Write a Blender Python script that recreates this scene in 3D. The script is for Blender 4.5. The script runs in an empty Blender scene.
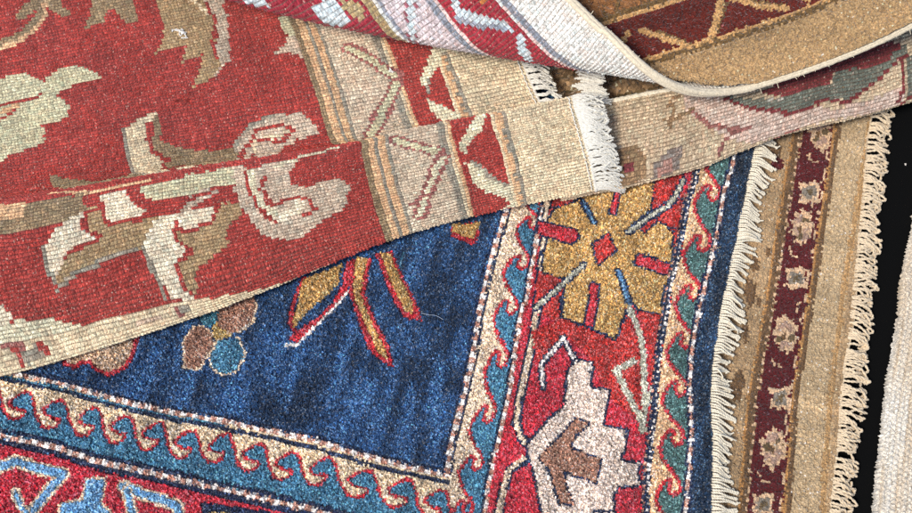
import bpy, math, random
import numpy as np
from mathutils import Vector
random.seed(4); rng = np.random.default_rng(4)
SC = bpy.context.scene; COL = SC.collection
# ------------------------------------------------------------------ camera, sky, sun, exposure
TILT = math.radians(25.0); DIST = 1.25
cd = bpy.data.cameras.new('camera'); cam = bpy.data.objects.new('camera', cd); COL.objects.link(cam)
cam.location = (0, -DIST*math.sin(TILT), DIST*math.cos(TILT)); cam.rotation_euler = (TILT, 0, 0)
cd.lens = 50; cd.sensor_width = 36; cd.clip_start = .05; cd.clip_end = 200
cd.dof.use_dof = True; cd.dof.focus_distance = 1.2; cd.dof.aperture_fstop = 7.1
SC.camera = cam
W = bpy.data.worlds.new('World'); SC.world = W; W.use_nodes = True
wn = W.node_tree; sky = wn.nodes.new('ShaderNodeTexSky'); sky.sky_type = 'NISHITA'; sky.sun_disc = False
SUN_EL, SUN_AZ = math.radians(54), math.radians(228)      # azimuth clockwise from +Y
sky.sun_elevation = SUN_EL; sky.sun_rotation = SUN_AZ
bg = wn.nodes['Background']; bg.inputs['Strength'].default_value = .115
wn.links.new(sky.outputs['Color'], bg.inputs['Color'])
sd = bpy.data.lights.new('sun', 'SUN'); sun = bpy.data.objects.new('sun', sd); COL.objects.link(sun)
sd.energy = 2.6; sd.angle = math.radians(14); sd.color = (1, .95, .86)
sdir = Vector((math.sin(SUN_AZ)*math.cos(SUN_EL), math.cos(SUN_AZ)*math.cos(SUN_EL), math.sin(SUN_EL)))
sun.rotation_euler = sdir.to_track_quat('Z', 'Y').to_euler(); sun.location = sdir*3
SC.view_settings.view_transform = 'Standard'; SC.view_settings.look = 'None'
SC.view_settings.gamma = 1; SC.view_settings.exposure = 0.42
try: SC.cycles.use_denoising = False
except Exception: pass

def hermite(Pt, kn, t):
    """smooth curve through points Pt at parameters kn, evaluated at t (first axis)"""
    Pt=np.asarray(Pt,float); kn=np.asarray(kn,float); t=np.asarray(t,float)
    m=np.empty_like(Pt)
    sh=(-1,)+(1,)*(Pt.ndim-1)
    m[1:-1]=(Pt[2:]-Pt[:-2])/(kn[2:]-kn[:-2]).reshape(sh)
    m[0]=(Pt[1]-Pt[0])/(kn[1]-kn[0]); m[-1]=(Pt[-1]-Pt[-2])/(kn[-1]-kn[-2])
    i=np.clip(np.searchsorted(kn,t,side='right')-1,0,len(kn)-2)
    h=(kn[i+1]-kn[i]); s=(t-kn[i])/h
    s=s.reshape(sh); h=h.reshape(sh)
    return ((2*s**3-3*s**2+1)*Pt[i]+(s**3-2*s**2+s)*h*m[i]+(-2*s**3+3*s**2)*Pt[i+1]+(s**3-s**2)*h*m[i+1])
def lattice(ctrl, kb, ka, tb, ta):
    """cloth surface through a lattice of control points: rows along b, columns along a (metres)"""
    G=hermite(ctrl,kb,tb)
    G=hermite(np.swapaxes(G,0,1),ka,ta)
    return np.swapaxes(G,0,1)
def roll(F, a, b):
    """rug laid over itself in a soft roll: a = distance from its edge, b = distance along it (metres)"""
    a=np.asarray(a,float); b=np.asarray(b,float)
    qe=-math.tan(F['psi'])*(b-F['p0'])+F['e2']*(b-F['p0'])**2+F['e3']*(b-F['p0'])**3
    g=-math.tan(F['psi'])+2*F['e2']*(b-F['p0'])+3*F['e3']*(b-F['p0'])**2; l=np.sqrt(1+g*g)
    p=b+a*g/l; q=qe-a/l
    r=np.maximum(F['r0']+F['r1']*p+F['r2']*p*p,F['rmin'])
    th=np.clip(q/r,0,math.pi)
    y=np.where(q<0,q*math.cos(F['bl']),r*np.sin(th)-np.maximum(q-math.pi*r,0)*math.cos(F['al']))
    z=np.where(q<0,-q*math.sin(F['bl']),r*(1-np.cos(th))+np.maximum(q-math.pi*r,0)*math.sin(F['al']))
    y=y+F['c2']*p*p+F['c3']*p**3
    d=np.array([math.cos(F['phi']),math.sin(F['phi']),0]); n=np.array([math.sin(F['phi']),-math.cos(F['phi']),0])
    O=np.array(F['O'])
    return O+p[...,None]*d+y[...,None]*n+z[...,None]*np.array([0,0,1.])

# ------------------------------------------------------------------ dyed wool colours (sRGB)
PAL = {
 'navy': (16,30,62), 'navy2': (18,44,70), 'field': (24,63,104), 'red': (178,24,38), 'red2': (172,34,24), 'crimson': (180,24,44),
 'gold': (182,138,66), 'gold2': (184,148,74), 'white': (226,216,206), 'white2': (206,184,166), 'teal': (36,96,114), 'teal2': (52,108,136), 'teal3': (64,98,94),
 'cream': (212,186,154), 'cream2': (210,184,146), 'cream3': (176,172,150), 'cream4': (214,172,124), 'pink': (176,122,100), 'brown': (150,104,80), 'beige': (192,158,124),
 'sky': (104,158,196), 'blue2': (70,112,150),
 'plain': (186,158,116), 'plain2': (178,138,84), 'gbase': (172,140,98), 'gbrown': (112,82,50), 'maroon': (88,22,24), 'goldb': (176,126,64), 'cream5': (206,170,130), 'grey': (132,120,104), 'olive2': (104,84,54), 'mauve': (172,138,116),
 'rred': (170,52,40), 'rred3': (160,92,82), 'rcream': (224,200,158), 'rcream2': (218,206,168), 'rpeach': (224,176,124), 'rpeach2': (212,180,150), 'rgrey': (154,143,122), 'rbeige': (208,184,152),
 'rolive': (150,124,86), 'rgreen': (202,192,150), 'rmauve': (200,176,148), 'rtan': (172,140,94), 'rwhite': (232,214,180),
 'fbase': (196,170,134), 'fpink': (202,174,154), 'fmaroon': (124,48,48), 'fgreen': (106,109,95), 'fgreyw': (170,165,150), 'fmar2': (150,92,82), 'fbrown': (146,114,78), 'fmag': (132,56,60), 'fpurp': (134,118,106), 'fpink2': (172,126,110),
 'tcream': (226,220,208), 'tgrey': (140,142,150), 'tpink': (228,192,180), 'tred': (164,34,48), 'tlav': (206,188,186), 'tpale': (196,206,206), 'torange': (190,110,40), 'tgold': (170,144,96), 'tmarline': (150,80,90), 'tfield': (156,34,50),
 'pgold': (174,138,88), 'pgold2': (192,146,84), 'polive': (110,82,42), 'pmaroon': (98,28,14), 'pbrown': (140,92,46),
}
def lin(c):
    c = np.asarray(c, float)/255; return np.where(c <= .04045, c/12.92, ((c+.055)/1.055)**2.4)
NAMES = list(PAL); IDX = {n: i for i, n in enumerate(NAMES)}; LUT = np.array([lin(PAL[n]) for n in NAMES]); LUT = LUT*.88+.12*(LUT@np.array([.21, .72, .07]))[:, None]

DATA = {
 'blue': {
  'frame': {"O":[-0.41331,-0.1897,0.024],"e1":[0.97391,-0.22694,0.0],"e2":[0.22694,0.97391,0.0]},
  'ops': [
   ["L","red",4,[224.2,212.7,223.0,191.1,223.7,167.5,230.1,159.9]],
   ["P","gold",[224.2,212.7,257.4,236.7,258.3,215.3,250.1,200.0,236.6,178.4,229.8,161.1,226.0,168.1,226.1,189.1]],
   ["L","white",3.2,[269.2,209.8,263.5,196.5,248.9,169.5,237.3,146.1,227.0,142.4]],
   ["P","red",[265.4,244.0,269.9,218.0,264.7,200.8,253.4,179.7,245.4,164.7,237.0,147.3,228.1,148.3,232.3,159.1,247.2,175.6,258.5,196.7,261.8,216.1,259.7,237.3]],
   ["P","red",[264.2,243.8,283.0,248.2,286.1,211.1,306.6,181.6,321.9,164.5,331.3,143.8,317.7,148.2,305.0,155.4,286.9,182.3,270.8,207.5]],
   ["P","gold",[267.1,247.2,279.2,248.6,281.6,211.4,302.0,180.6,317.4,163.5,324.5,149.8,313.6,154.9,292.7,183.6,274.2,209.6]],
   ["P","red",[285.2,254.1,299.8,260.3,316.9,237.0,338.7,208.8,346.5,194.8,327.4,195.6,306.2,221.1]],
   ["P","gold",[289.1,256.4,299.3,257.4,314.9,235.2,333.9,210.3,334.6,200.7,326.6,203.3,308.7,225.7]],
   ["L","teal2",2,[310.5,262.8,312.0,246.7]],
   ["P","red",[349.2,300.9,376.9,311.6,377.8,285.4,373.3,283.5,352.3,287.7]],
   ["P","gold",[349.2,300.9,376.0,310.0,374.1,290.8,353.5,293.6]],
   ["P","teal",[135.9,154.9,159.3,170.9,161.2,153.0,154.6,146.7,145.2,145.3]],
   ["L","cream",4,[136.8,140.7,133.1,125.7,142.0,101.0,155.5,102.3,160.9,127.0,154.4,139.7,143.3,143.6]],
   ["P","brown",[136.8,140.7,133.1,125.7,142.0,101.0,155.5,102.3,160.9,127.0,154.4,139.7,143.3,143.6]],
   ["P","gold2",[154.4,143.5,155.9,150.4,167.4,157.0,175.0,140.6,161.3,133.5]],
   ["L","cream",4,[163.6,134.0,161.7,116.9,167.7,105.7,178.6,101.9,189.9,108.3,191.6,126.5,181.4,139.5]],
   ["P","teal2",[163.6,134.0,161.7,116.9,167.7,105.7,178.6,101.9,189.9,108.3,191.6,126.5,181.4,139.5]],
   ["L","cream",3,[160.5,176.5,183.7,181.9,187.9,177.6,190.4,159.8,181.9,147.4,170.9,143.5]],
   ["P","brown",[152.8,169.4,159.7,179.0,184.8,182.2,187.8,174.9,188.9,160.7,180.8,147.1,170.9,143.5,158.6,147.1]],
   ["P","beige",[27.7,79.4,51.1,102.7,89.9,125.9,88.6,115.3,89.4,102.6,86.3,90.5,76.3,80.6,62.2,82.4,54.0,88.0,47.7,85.3,39.6,77.1]],
   ["L","red",4,[30.0,79.9,40.8,77.4,48.3,83.4,54.2,86.3,61.7,80.5,75.8,78.7,87.8,89.6,90.1,104.1,88.5,119.1]],
   ["P","cream2",[-83.0,58.9,1.0,59.3,45.0,59.5,81.8,57.2,133.3,56.3,194.6,58.9,268.0,60.5,315.7,57.3,359.7,56.1,404.0,56.1,404.0,56.1,464.5,-3.7,410.7,-2.8,338.0,-1.7,292.2,-1.4,213.6,-1.3,152.9,-1.4,96.6,-2.3,47.5,1.5,0.0,0.0,-57.8,-0.9]],
   ["P","teal2",[-63.8,13.4,-5.7,14.2,42.1,15.6,91.5,11.7,148.2,12.5,209.2,12.6,288.3,12.4,334.3,12.0,407.4,10.8,461.6,9.9,464.9,-5.4,411.1,-4.5,338.5,-3.4,292.7,-3.1,214.2,-3.0,153.5,-3.2,97.2,-4.1,48.2,-0.3,0.7,-1.8,-57.1,-2.7]],
   ["P","cream",[399.5,351.0,399.2,333.8,397.6,308.6,395.8,280.5,395.6,250.0,396.0,226.6,399.4,185.6,401.1,140.5,400.7,117.7,399.6,86.4,402.9,56.8,402.9,56.8,404.9,21.2,406.0,-20.8,446.7,-11.4,446.7,-11.4,443.6,30.2,441.7,50.9,440.2,78.7,441.2,107.6,441.6,132.1,440.0,161.6,436.8,194.4,435.6,227.4,437.5,241.6,435.5,270.1,434.8,297.2,434.1,324.9,432.3,358.6]],
   ["P","teal2",[-89.4,44.5,-84.5,40.7,-80.0,33.8,-75.1,26.3,-69.8,21.0,-65.1,17.7,-60.8,16.9,-57.2,17.8,-53.4,21.3,-51.6,25.2,-52.1,28.0,-55.5,27.7,-59.5,27.2,-64.4,27.6,-68.8,29.6,-70.0,32.6,-67.9,36.1,-65.1,40.1,-62.2,43.1,-59.0,44.9,-54.9,45.0,-50.2,41.0,-45.9,34.0,-41.2,26.4,-36.0,21.0,-31.4,17.5,-27.3,16.5,-23.8,17.3,-20.0,20.6,-18.3,24.3,-18.7,27.1,-22.0,27.0,-25.9,26.7,-30.6,27.2,-35.0,29.4,-36.1,32.5,-34.0,35.8,-31.3,39.6,-28.4,42.5,-25.3,44.2,-21.3,44.1,-16.9,40.3,-12.9,33.5,-8.5,26.2,-3.6,21.0,0.6,17.8,4.4,17.1,7.7,18.0,11.3,21.6,12.9,25.5,12.5,28.2,9.4,27.9,5.8,27.3,1.3,27.6,-2.7,29.6,-3.8,32.6,-1.8,36.1,0.8,40.1,3.5,43.2,6.4,45.0,10.1,45.2,14.7,41.2,18.9,34.3,23.4,26.7,28.5,21.3,33.0,17.8,37.1,16.9,40.6,17.7,44.5,21.0,46.4,24.7,46.0,27.5,42.7,27.3,38.7,27.0,34.0,27.5,29.7,29.7,28.6,32.7,30.9,36.1,33.7,39.9,36.7,42.8,39.8,44.4,43.8,44.3,48.2,40.6,52.2,33.8,56.6,26.4,61.5,21.3,65.8,18.0,69.7,17.2,73.2,18.2,77.0,21.6,78.8,25.5,78.5,28.2,75.3,27.9,71.4,27.4,66.8,27.7,62.7,29.8,61.7,32.7,63.8,36.2,66.6,40.1,69.5,43.2,72.6,45.0,76.5,45.1,80.8,41.1,84.7,34.2,88.9,26.7,93.6,21.3,97.8,17.9,101.7,16.9,105.1,17.7,108.9,21.0,110.7,24.7,110.4,27.4,107.2,27.3,103.5,27.0,99.0,27.5,94.9,29.7,93.9,32.7,96.1,36.0,98.9,39.8,101.8,42.7,104.8,44.3,108.6,44.2,112.7,40.4,116.3,33.6,120.3,26.3,124.7,21.1,128.7,17.8,132.4,17.0,135.7,17.8,139.3,21.2,141.0,25.0,140.8,27.8,137.8,27.5,134.2,27.1,129.9,27.5,126.0,29.5,125.1,32.5,127.2,35.9,129.9,39.7,132.7,42.8,135.5,44.5,139.2,44.5,143.3,40.6,146.9,33.8,150.8,26.4,155.3,21.1,159.3,17.7,163.1,16.8,166.4,17.6,170.1,20.9,172.0,24.6,171.8,27.3,168.7,27.2,165.0,26.8,160.6,27.3,156.7,29.4,155.9,32.4,158.0,35.8,160.8,39.5,163.7,42.4,166.6,44.1,170.4,44.0,174.5,40.7,178.0,34.4,181.9,27.4,186.4,22.7,190.4,19.9,194.3,19.6,197.7,20.9,201.5,24.8,203.4,28.8,203.2,31.6,200.1,30.9,196.3,30.0,191.9,29.8,188.0,31.4,187.1,34.3,189.4,38.0,192.2,42.3,195.2,45.6,198.2,47.8,202.0,48.3,206.2,44.2,209.8,37.3,213.7,29.7,218.2,24.2,222.3,20.6,226.2,19.6,229.7,20.2,233.7,23.3,235.7,26.9,235.5,29.6,232.3,29.6,228.5,29.4,223.9,30.1,219.9,32.4,219.1,35.4,221.4,38.6,224.4,42.2,227.5,45.0,230.6,46.5,234.5,46.2,238.5,42.4,241.9,35.6,245.5,28.2,249.8,22.9,253.7,19.5,257.5,18.6,260.8,19.4,264.7,22.6,266.6,26.3,266.5,29.0,263.4,28.9,259.7,28.5,255.4,29.0,251.6,31.2,250.8,34.1,253.1,37.5,256.0,41.2,259.0,44.1,262.0,45.7,265.7,45.6,269.7,42.1,273.1,35.6,276.8,28.5,281.2,23.6,285.1,20.6,289.0,20.0,292.4,21.1,296.4,24.7,298.5,28.6,298.4,31.3,295.2,30.9,291.4,30.2,286.9,30.3,283.0,32.1,282.3,35.0,284.7,38.5,287.7,42.5,290.8,45.7,293.9,47.6,297.8,47.9,302.6,43.6,306.5,36.5,310.9,28.8,316.0,23.2,320.8,19.4,325.4,18.1,329.6,18.5,334.5,21.3,337.1,24.8,337.1,27.5,333.2,27.7,328.6,27.7,323.2,28.7,318.5,31.2,317.6,34.2,320.6,37.2,324.4,40.6,328.2,43.1,332.0,44.4,336.7,44.0,341.2,40.2,344.8,33.6,348.8,26.4,353.7,21.3,358.1,18.0,362.5,17.3,366.5,18.1,371.2,21.5,373.7,25.2,373.6,27.9,370.0,27.7,365.6,27.2,360.5,27.6,356.1,29.6,355.3,32.5,358.2,35.8,361.8,39.6,365.4,42.6,369.1,44.3,373.5,44.3,377.3,40.2,380.3,33.2,383.6,25.7,387.7,20.1,391.4,16.5,395.1,15.3,398.5,15.8,402.5,18.7,404.7,22.1,404.7,24.8,401.6,24.9,397.9,24.9,393.6,25.7,389.8,28.2,389.2,31.1,391.7,34.2,394.8,37.6,397.9,40.2,401.0,41.5,404.7,41.1,408.4,37.2,411.3,30.3,414.4,22.9,418.4,17.5,422.0,14.0,425.6,13.0,428.9,13.6,432.9,16.6,435.0,20.1,435.1,22.8,432.1,22.8,428.4,22.6,424.2,23.3,420.5,25.6,420.0,28.5,422.4,31.6,425.5,35.1,428.6,37.8,431.6,39.3,435.3,39.0,438.8,35.2,441.5,28.5,444.5,21.2,448.3,16.0,451.7,12.6,455.2,11.6,458.5,12.3,462.4,15.5,464.5,19.0,464.6,21.7,461.6,21.6,458.1,21.3,454.0,21.9,450.5,24.0,449.9,26.9,452.4,30.1,455.4,33.7,458.4,36.5,461.4,38.0,465.0,37.9,464.2,-2.0,410.3,-1.1,337.6,-0.0,291.7,0.3,213.1,0.4,152.3,0.3,95.9,-0.6,46.8,3.2,-0.7,1.8,-58.5,0.9]],
   ["L","red",2.6,[-89.4,44.5,-84.5,40.7,-80.0,33.8,-75.1,26.3,-69.8,21.0,-65.1,17.7,-60.8,16.9,-57.2,17.8,-53.4,21.3,-51.6,25.2,-52.1,28.0,-55.5,27.7,-59.5,27.2,-64.4,27.6,-68.8,29.6,-70.0,32.6,-67.9,36.1,-65.1,40.1,-62.2,43.1,-59.0,44.9,-54.9,45.0,-50.2,41.0,-45.9,34.0,-41.2,26.4,-36.0,21.0,-31.4,17.5,-27.3,16.5,-23.8,17.3,-20.0,20.6,-18.3,24.3,-18.7,27.1,-22.0,27.0,-25.9,26.7,-30.6,27.2,-35.0,29.4,-36.1,32.5,-34.0,35.8,-31.3,39.6,-28.4,42.5,-25.3,44.2,-21.3,44.1,-16.9,40.3,-12.9,33.5,-8.5,26.2,-3.6,21.0,0.6,17.8,4.4,17.1,7.7,18.0,11.3,21.6,12.9,25.5,12.5,28.2,9.4,27.9,5.8,27.3,1.3,27.6,-2.7,29.6,-3.8,32.6,-1.8,36.1,0.8,40.1,3.5,43.2,6.4,45.0,10.1,45.2,14.7,41.2,18.9,34.3,23.4,26.7,28.5,21.3,33.0,17.8,37.1,16.9,40.6,17.7,44.5,21.0,46.4,24.7,46.0,27.5,42.7,27.3,38.7,27.0,34.0,27.5,29.7,29.7,28.6,32.7,30.9,36.1,33.7,39.9,36.7,42.8,39.8,44.4,43.8,44.3,48.2,40.6,52.2,33.8,56.6,26.4,61.5,21.3,65.8,18.0,69.7,17.2,73.2,18.2,77.0,21.6,78.8,25.5,78.5,28.2,75.3,27.9,71.4,27.4,66.8,27.7,62.7,29.8,61.7,32.7,63.8,36.2,66.6,40.1,69.5,43.2,72.6,45.0,76.5,45.1,80.8,41.1,84.7,34.2,88.9,26.7,93.6,21.3,97.8,17.9,101.7,16.9,105.1,17.7,108.9,21.0,110.7,24.7,110.4,27.4,107.2,27.3,103.5,27.0,99.0,27.5,94.9,29.7,93.9,32.7,96.1,36.0,98.9,39.8,101.8,42.7,104.8,44.3,108.6,44.2,112.7,40.4,116.3,33.6,120.3,26.3,124.7,21.1,128.7,17.8,132.4,17.0,135.7,17.8,139.3,21.2,141.0,25.0,140.8,27.8,137.8,27.5,134.2,27.1,129.9,27.5,126.0,29.5,125.1,32.5,127.2,35.9,129.9,39.7,132.7,42.8,135.5,44.5,139.2,44.5,143.3,40.6,146.9,33.8,150.8,26.4,155.3,21.1,159.3,17.7,163.1,16.8,166.4,17.6,170.1,20.9,172.0,24.6,171.8,27.3,168.7,27.2,165.0,26.8,160.6,27.3,156.7,29.4,155.9,32.4,158.0,35.8,160.8,39.5,163.7,42.4,166.6,44.1,170.4,44.0,174.5,40.7,178.0,34.4,181.9,27.4,186.4,22.7,190.4,19.9,194.3,19.6,197.7,20.9,201.5,24.8,203.4,28.8,203.2,31.6,200.1,30.9,196.3,30.0,191.9,29.8,188.0,31.4,187.1,34.3,189.4,38.0,192.2,42.3,195.2,45.6,198.2,47.8,202.0,48.3,206.2,44.2,209.8,37.3,213.7,29.7,218.2,24.2,222.3,20.6,226.2,19.6,229.7,20.2,233.7,23.3,235.7,26.9,235.5,29.6,232.3,29.6,228.5,29.4,223.9,30.1,219.9,32.4,219.1,35.4,221.4,38.6,224.4,42.2,227.5,45.0,230.6,46.5,234.5,46.2,238.5,42.4,241.9,35.6,245.5,28.2,249.8,22.9,253.7,19.5,257.5,18.6,260.8,19.4,264.7,22.6,266.6,26.3,266.5,29.0,263.4,28.9,259.7,28.5,255.4,29.0,251.6,31.2,250.8,34.1,253.1,37.5,256.0,41.2,259.0,44.1,262.0,45.7,265.7,45.6,269.7,42.1,273.1,35.6,276.8,28.5,281.2,23.6,285.1,20.6,289.0,20.0,292.4,21.1,296.4,24.7,298.5,28.6,298.4,31.3,295.2,30.9,291.4,30.2,286.9,30.3,283.0,32.1,282.3,35.0,284.7,38.5,287.7,42.5,290.8,45.7,293.9,47.6,297.8,47.9,302.6,43.6,306.5,36.5,310.9,28.8,316.0,23.2,320.8,19.4,325.4,18.1,329.6,18.5,334.5,21.3,337.1,24.8,337.1,27.5,333.2,27.7,328.6,27.7,323.2,28.7,318.5,31.2,317.6,34.2,320.6,37.2,324.4,40.6,328.2,43.1,332.0,44.4,336.7,44.0,341.2,40.2,344.8,33.6,348.8,26.4,353.7,21.3,358.1,18.0,362.5,17.3,366.5,18.1,371.2,21.5,373.7,25.2,373.6,27.9,370.0,27.7,365.6,27.2,360.5,27.6,356.1,29.6,355.3,32.5,358.2,35.8,361.8,39.6,365.4,42.6,369.1,44.3,373.5,44.3,377.3,40.2,380.3,33.2,383.6,25.7,387.7,20.1,391.4,16.5,395.1,15.3,398.5,15.8,402.5,18.7,404.7,22.1,404.7,24.8,401.6,24.9,397.9,24.9,393.6,25.7,389.8,28.2,389.2,31.1,391.7,34.2,394.8,37.6,397.9,40.2,401.0,41.5,404.7,41.1,408.4,37.2,411.3,30.3,414.4,22.9,418.4,17.5,422.0,14.0,425.6,13.0,428.9,13.6,432.9,16.6,435.0,20.1,435.1,22.8,432.1,22.8,428.4,22.6,424.2,23.3,420.5,25.6,420.0,28.5,422.4,31.6,425.5,35.1,428.6,37.8,431.6,39.3,435.3,39.0,438.8,35.2,441.5,28.5,444.5,21.2,448.3,16.0,451.7,12.6,455.2,11.6,458.5,12.3,462.4,15.5,464.5,19.0,464.6,21.7,461.6,21.6,458.1,21.3,454.0,21.9,450.5,24.0,449.9,26.9,452.4,30.1,455.4,33.7,458.4,36.5,461.4,38.0,465.0,37.9]],
   ["L","navy",3.6,[-80.3,52.4,3.5,52.8,47.4,53.1,84.1,50.8,135.4,50.0,196.6,52.6,269.8,54.2,317.4,51.0,361.3,49.9,405.4,49.9]],
   ["L","teal2",1.6,[-81.4,55.0,2.5,55.4,46.4,55.7,83.2,53.3,134.6,52.5,195.8,55.1]],
   ["L","navy",2.4,[-84.7,62.8,-0.5,63.1,43.5,63.4,80.4,61.0,132.0,60.2,193.4,62.7,266.9,64.3,314.7,61.1,358.7,59.9,403.1,59.9]],
   ["D","pink","white",4.6,11.5,[-83.0,58.9,1.0,59.3,45.0,59.5,81.8,57.2,133.3,56.3,194.6,58.9,268.0,60.5,315.7,57.3,359.7,56.1,404.0,56.1]],
   ["L","navy",4,[-59.9,4.0,-1.9,4.9,45.6,6.3,94.8,2.5,151.3,3.3,212.1,3.5,290.9,3.3,336.8,3.0,409.6,1.8,463.5,1.0]],
   ["L","navy",5,[-55.6,-6.2,2.1,-5.3,49.5,-3.8,98.4,-7.6,154.7,-6.7,215.3,-6.5,293.7,-6.6,339.4,-6.8,411.9,-7.9,465.6,-8.7]],
   ["D","pink","white",5.4,11.5,[-57.8,-0.9,0.0,0.0,47.5,1.5,96.6,-2.3,152.9,-1.4,213.6,-1.3,292.2,-1.4,338.0,-1.7,410.7,-2.8,464.5,-3.7]],
   ["P","teal2",[412.9,389.0,415.1,383.5,420.8,376.3,427.4,370.6,431.8,365.9,432.7,361.4,430.6,357.1,427.1,354.8,423.9,356.2,422.7,360.3,424.1,363.9,423.2,366.8,419.9,366.1,416.8,362.2,414.0,356.2,412.3,351.4,412.2,348.2,414.7,342.8,420.6,335.6,427.5,330.1,432.0,325.5,433.1,321.0,431.4,316.7,428.0,314.4,424.8,315.8,423.4,319.8,424.5,323.4,423.5,326.2,420.3,325.6,417.5,321.7,415.0,315.8,413.6,311.1,413.7,307.9,415.5,301.8,420.6,293.7,426.8,287.5,430.8,282.3,431.3,277.2,429.1,272.3,425.5,269.7,422.5,271.2,421.6,275.8,423.1,279.8,422.4,283.0,419.2,282.3,415.9,277.8,412.8,271.1,410.9,265.7,410.6,262.1,412.9,255.6,418.6,247.0,425.2,240.5,429.5,235.0,430.5,229.6,428.7,224.3,425.4,221.6,422.3,223.1,421.1,228.0,422.2,232.3,421.3,235.7,418.2,234.9,415.4,230.1,412.9,222.9,411.4,217.2,411.5,213.4,414.1,206.1,420.1,196.5,426.9,189.2,431.5,183.1,432.7,177.1,431.3,171.2,428.2,168.0,425.1,169.7,423.5,175.2,424.5,180.0,423.3,183.9,420.4,182.9,417.8,177.5,415.8,169.5,414.7,163.0,415.0,158.8,416.9,151.3,421.9,141.6,427.9,134.2,431.9,128.0,432.5,121.9,430.6,115.9,427.2,112.6,424.3,114.4,423.3,119.9,424.7,124.8,423.9,128.7,420.9,127.7,417.9,122.2,415.2,114.0,413.5,107.5,413.4,103.1,415.5,97.3,420.7,89.6,426.8,83.8,430.8,78.9,431.6,74.1,429.9,69.3,426.7,66.8,423.8,68.1,422.6,72.5,423.8,76.4,423.0,79.5,420.1,78.7,417.3,74.3,414.8,67.9,413.3,62.7,413.3,59.2,415.6,53.6,421.0,46.3,427.2,40.7,431.4,36.0,432.4,31.4,430.8,26.9,427.8,24.4,424.9,25.7,423.6,29.9,424.6,33.6,423.7,36.6,420.8,35.8,418.3,31.7,416.1,25.4,414.8,20.4,415.0,17.1,446.7,-11.4,443.6,30.2,441.7,50.9,440.2,78.7,441.2,107.6,441.6,132.1,440.0,161.6,436.8,194.4,435.6,227.4,437.5,241.6,435.5,270.1,434.8,297.2,434.1,324.9,432.3,358.6]],
   ["L","red",2.9,[412.9,389.0,415.1,383.5,420.8,376.3,427.4,370.6,431.8,365.9,432.7,361.4,430.6,357.1,427.1,354.8,423.9,356.2,422.7,360.3,424.1,363.9,423.2,366.8,419.9,366.1,416.8,362.2,414.0,356.2,412.3,351.4,412.2,348.2,414.7,342.8,420.6,335.6,427.5,330.1,432.0,325.5,433.1,321.0,431.4,316.7,428.0,314.4,424.8,315.8,423.4,319.8,424.5,323.4,423.5,326.2,420.3,325.6,417.5,321.7,415.0,315.8,413.6,311.1,413.7,307.9,415.5,301.8,420.6,293.7,426.8,287.5,430.8,282.3,431.3,277.2,429.1,272.3,425.5,269.7,422.5,271.2,421.6,275.8,423.1,279.8,422.4,283.0,419.2,282.3,415.9,277.8,412.8,271.1,410.9,265.7,410.6,262.1,412.9,255.6,418.6,247.0,425.2,240.5,429.5,235.0,430.5,229.6,428.7,224.3,425.4,221.6,422.3,223.1,421.1,228.0,422.2,232.3,421.3,235.7,418.2,234.9,415.4,230.1,412.9,222.9,411.4,217.2,411.5,213.4,414.1,206.1,420.1,196.5,426.9,189.2,431.5,183.1,432.7,177.1,431.3,171.2,428.2,168.0,425.1,169.7,423.5,175.2,424.5,180.0,423.3,183.9,420.4,182.9,417.8,177.5,415.8,169.5,414.7,163.0,415.0,158.8,416.9,151.3,421.9,141.6,427.9,134.2,431.9,128.0,432.5,121.9,430.6,115.9,427.2,112.6,424.3,114.4,423.3,119.9,424.7,124.8,423.9,128.7,420.9,127.7,417.9,122.2,415.2,114.0,413.5,107.5,413.4,103.1,415.5,97.3,420.7,89.6,426.8,83.8,430.8,78.9,431.6,74.1,429.9,69.3,426.7,66.8,423.8,68.1,422.6,72.5,423.8,76.4,423.0,79.5,420.1,78.7,417.3,74.3,414.8,67.9,413.3,62.7,413.3,59.2,415.6,53.6,421.0,46.3,427.2,40.7,431.4,36.0,432.4,31.4,430.8,26.9,427.8,24.4,424.9,25.7,423.6,29.9,424.6,33.6,423.7,36.6,420.8,35.8,418.3,31.7,416.1,25.4,414.8,20.4,415.0,17.1]],
   ["L","navy",2.2,[395.5,350.0,395.2,332.8,393.6,307.6,391.8,279.5,391.7,249.1,392.1,225.7,395.6,184.8,397.3,139.6,397.0,116.8,395.9,85.5,399.2,55.9]],
   ["L","navy",2.2,[403.4,351.9,403.0,334.7,401.4,309.5,399.6,281.3,399.4,250.9,399.7,227.5,403.0,186.5,404.7,141.3,404.3,118.5,403.1,87.2,406.4,57.6]],
   ["D","pink","white",4.6,12,[399.5,351.0,399.2,333.8,397.6,308.6,395.8,280.5,395.6,250.0,396.0,226.6,399.4,185.6,401.1,140.5,400.7,117.7,399.6,86.4,402.9,56.8]],
   ["P","crimson",[435.2,359.3,437.0,325.6,437.6,297.9,438.3,270.7,440.3,242.2,438.4,228.0,439.5,195.0,442.7,162.2,444.2,132.7,443.9,108.3,442.8,79.3,444.3,51.5,446.2,30.8,449.2,-10.8,586.9,12.5,580.3,62.0,575.0,98.8,572.9,133.5,571.7,157.5,568.7,186.5,566.3,224.5,566.6,257.9,565.4,289.5,567.6,306.3,568.1,333.8,568.4,376.6,571.9,406.2,570.2,437.5]],
   ["P","crimson",[-54.4,-8.8,3.2,-7.9,50.5,-6.4,99.4,-10.2,155.6,-9.2,216.1,-9.1,294.4,-9.1,340.1,-9.4,412.5,-10.5,466.2,-11.2,446.7,-11.4,457.8,-60.9,-8.6,-117.5]],
   ["P","red2",[420.6,379.1,558.4,434.7,578.7,303.4,570.1,248.2,577.4,173.6,553.8,148.4,530.4,162.7,508.5,192.7,476.8,221.3,450.8,230.9]],
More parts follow.
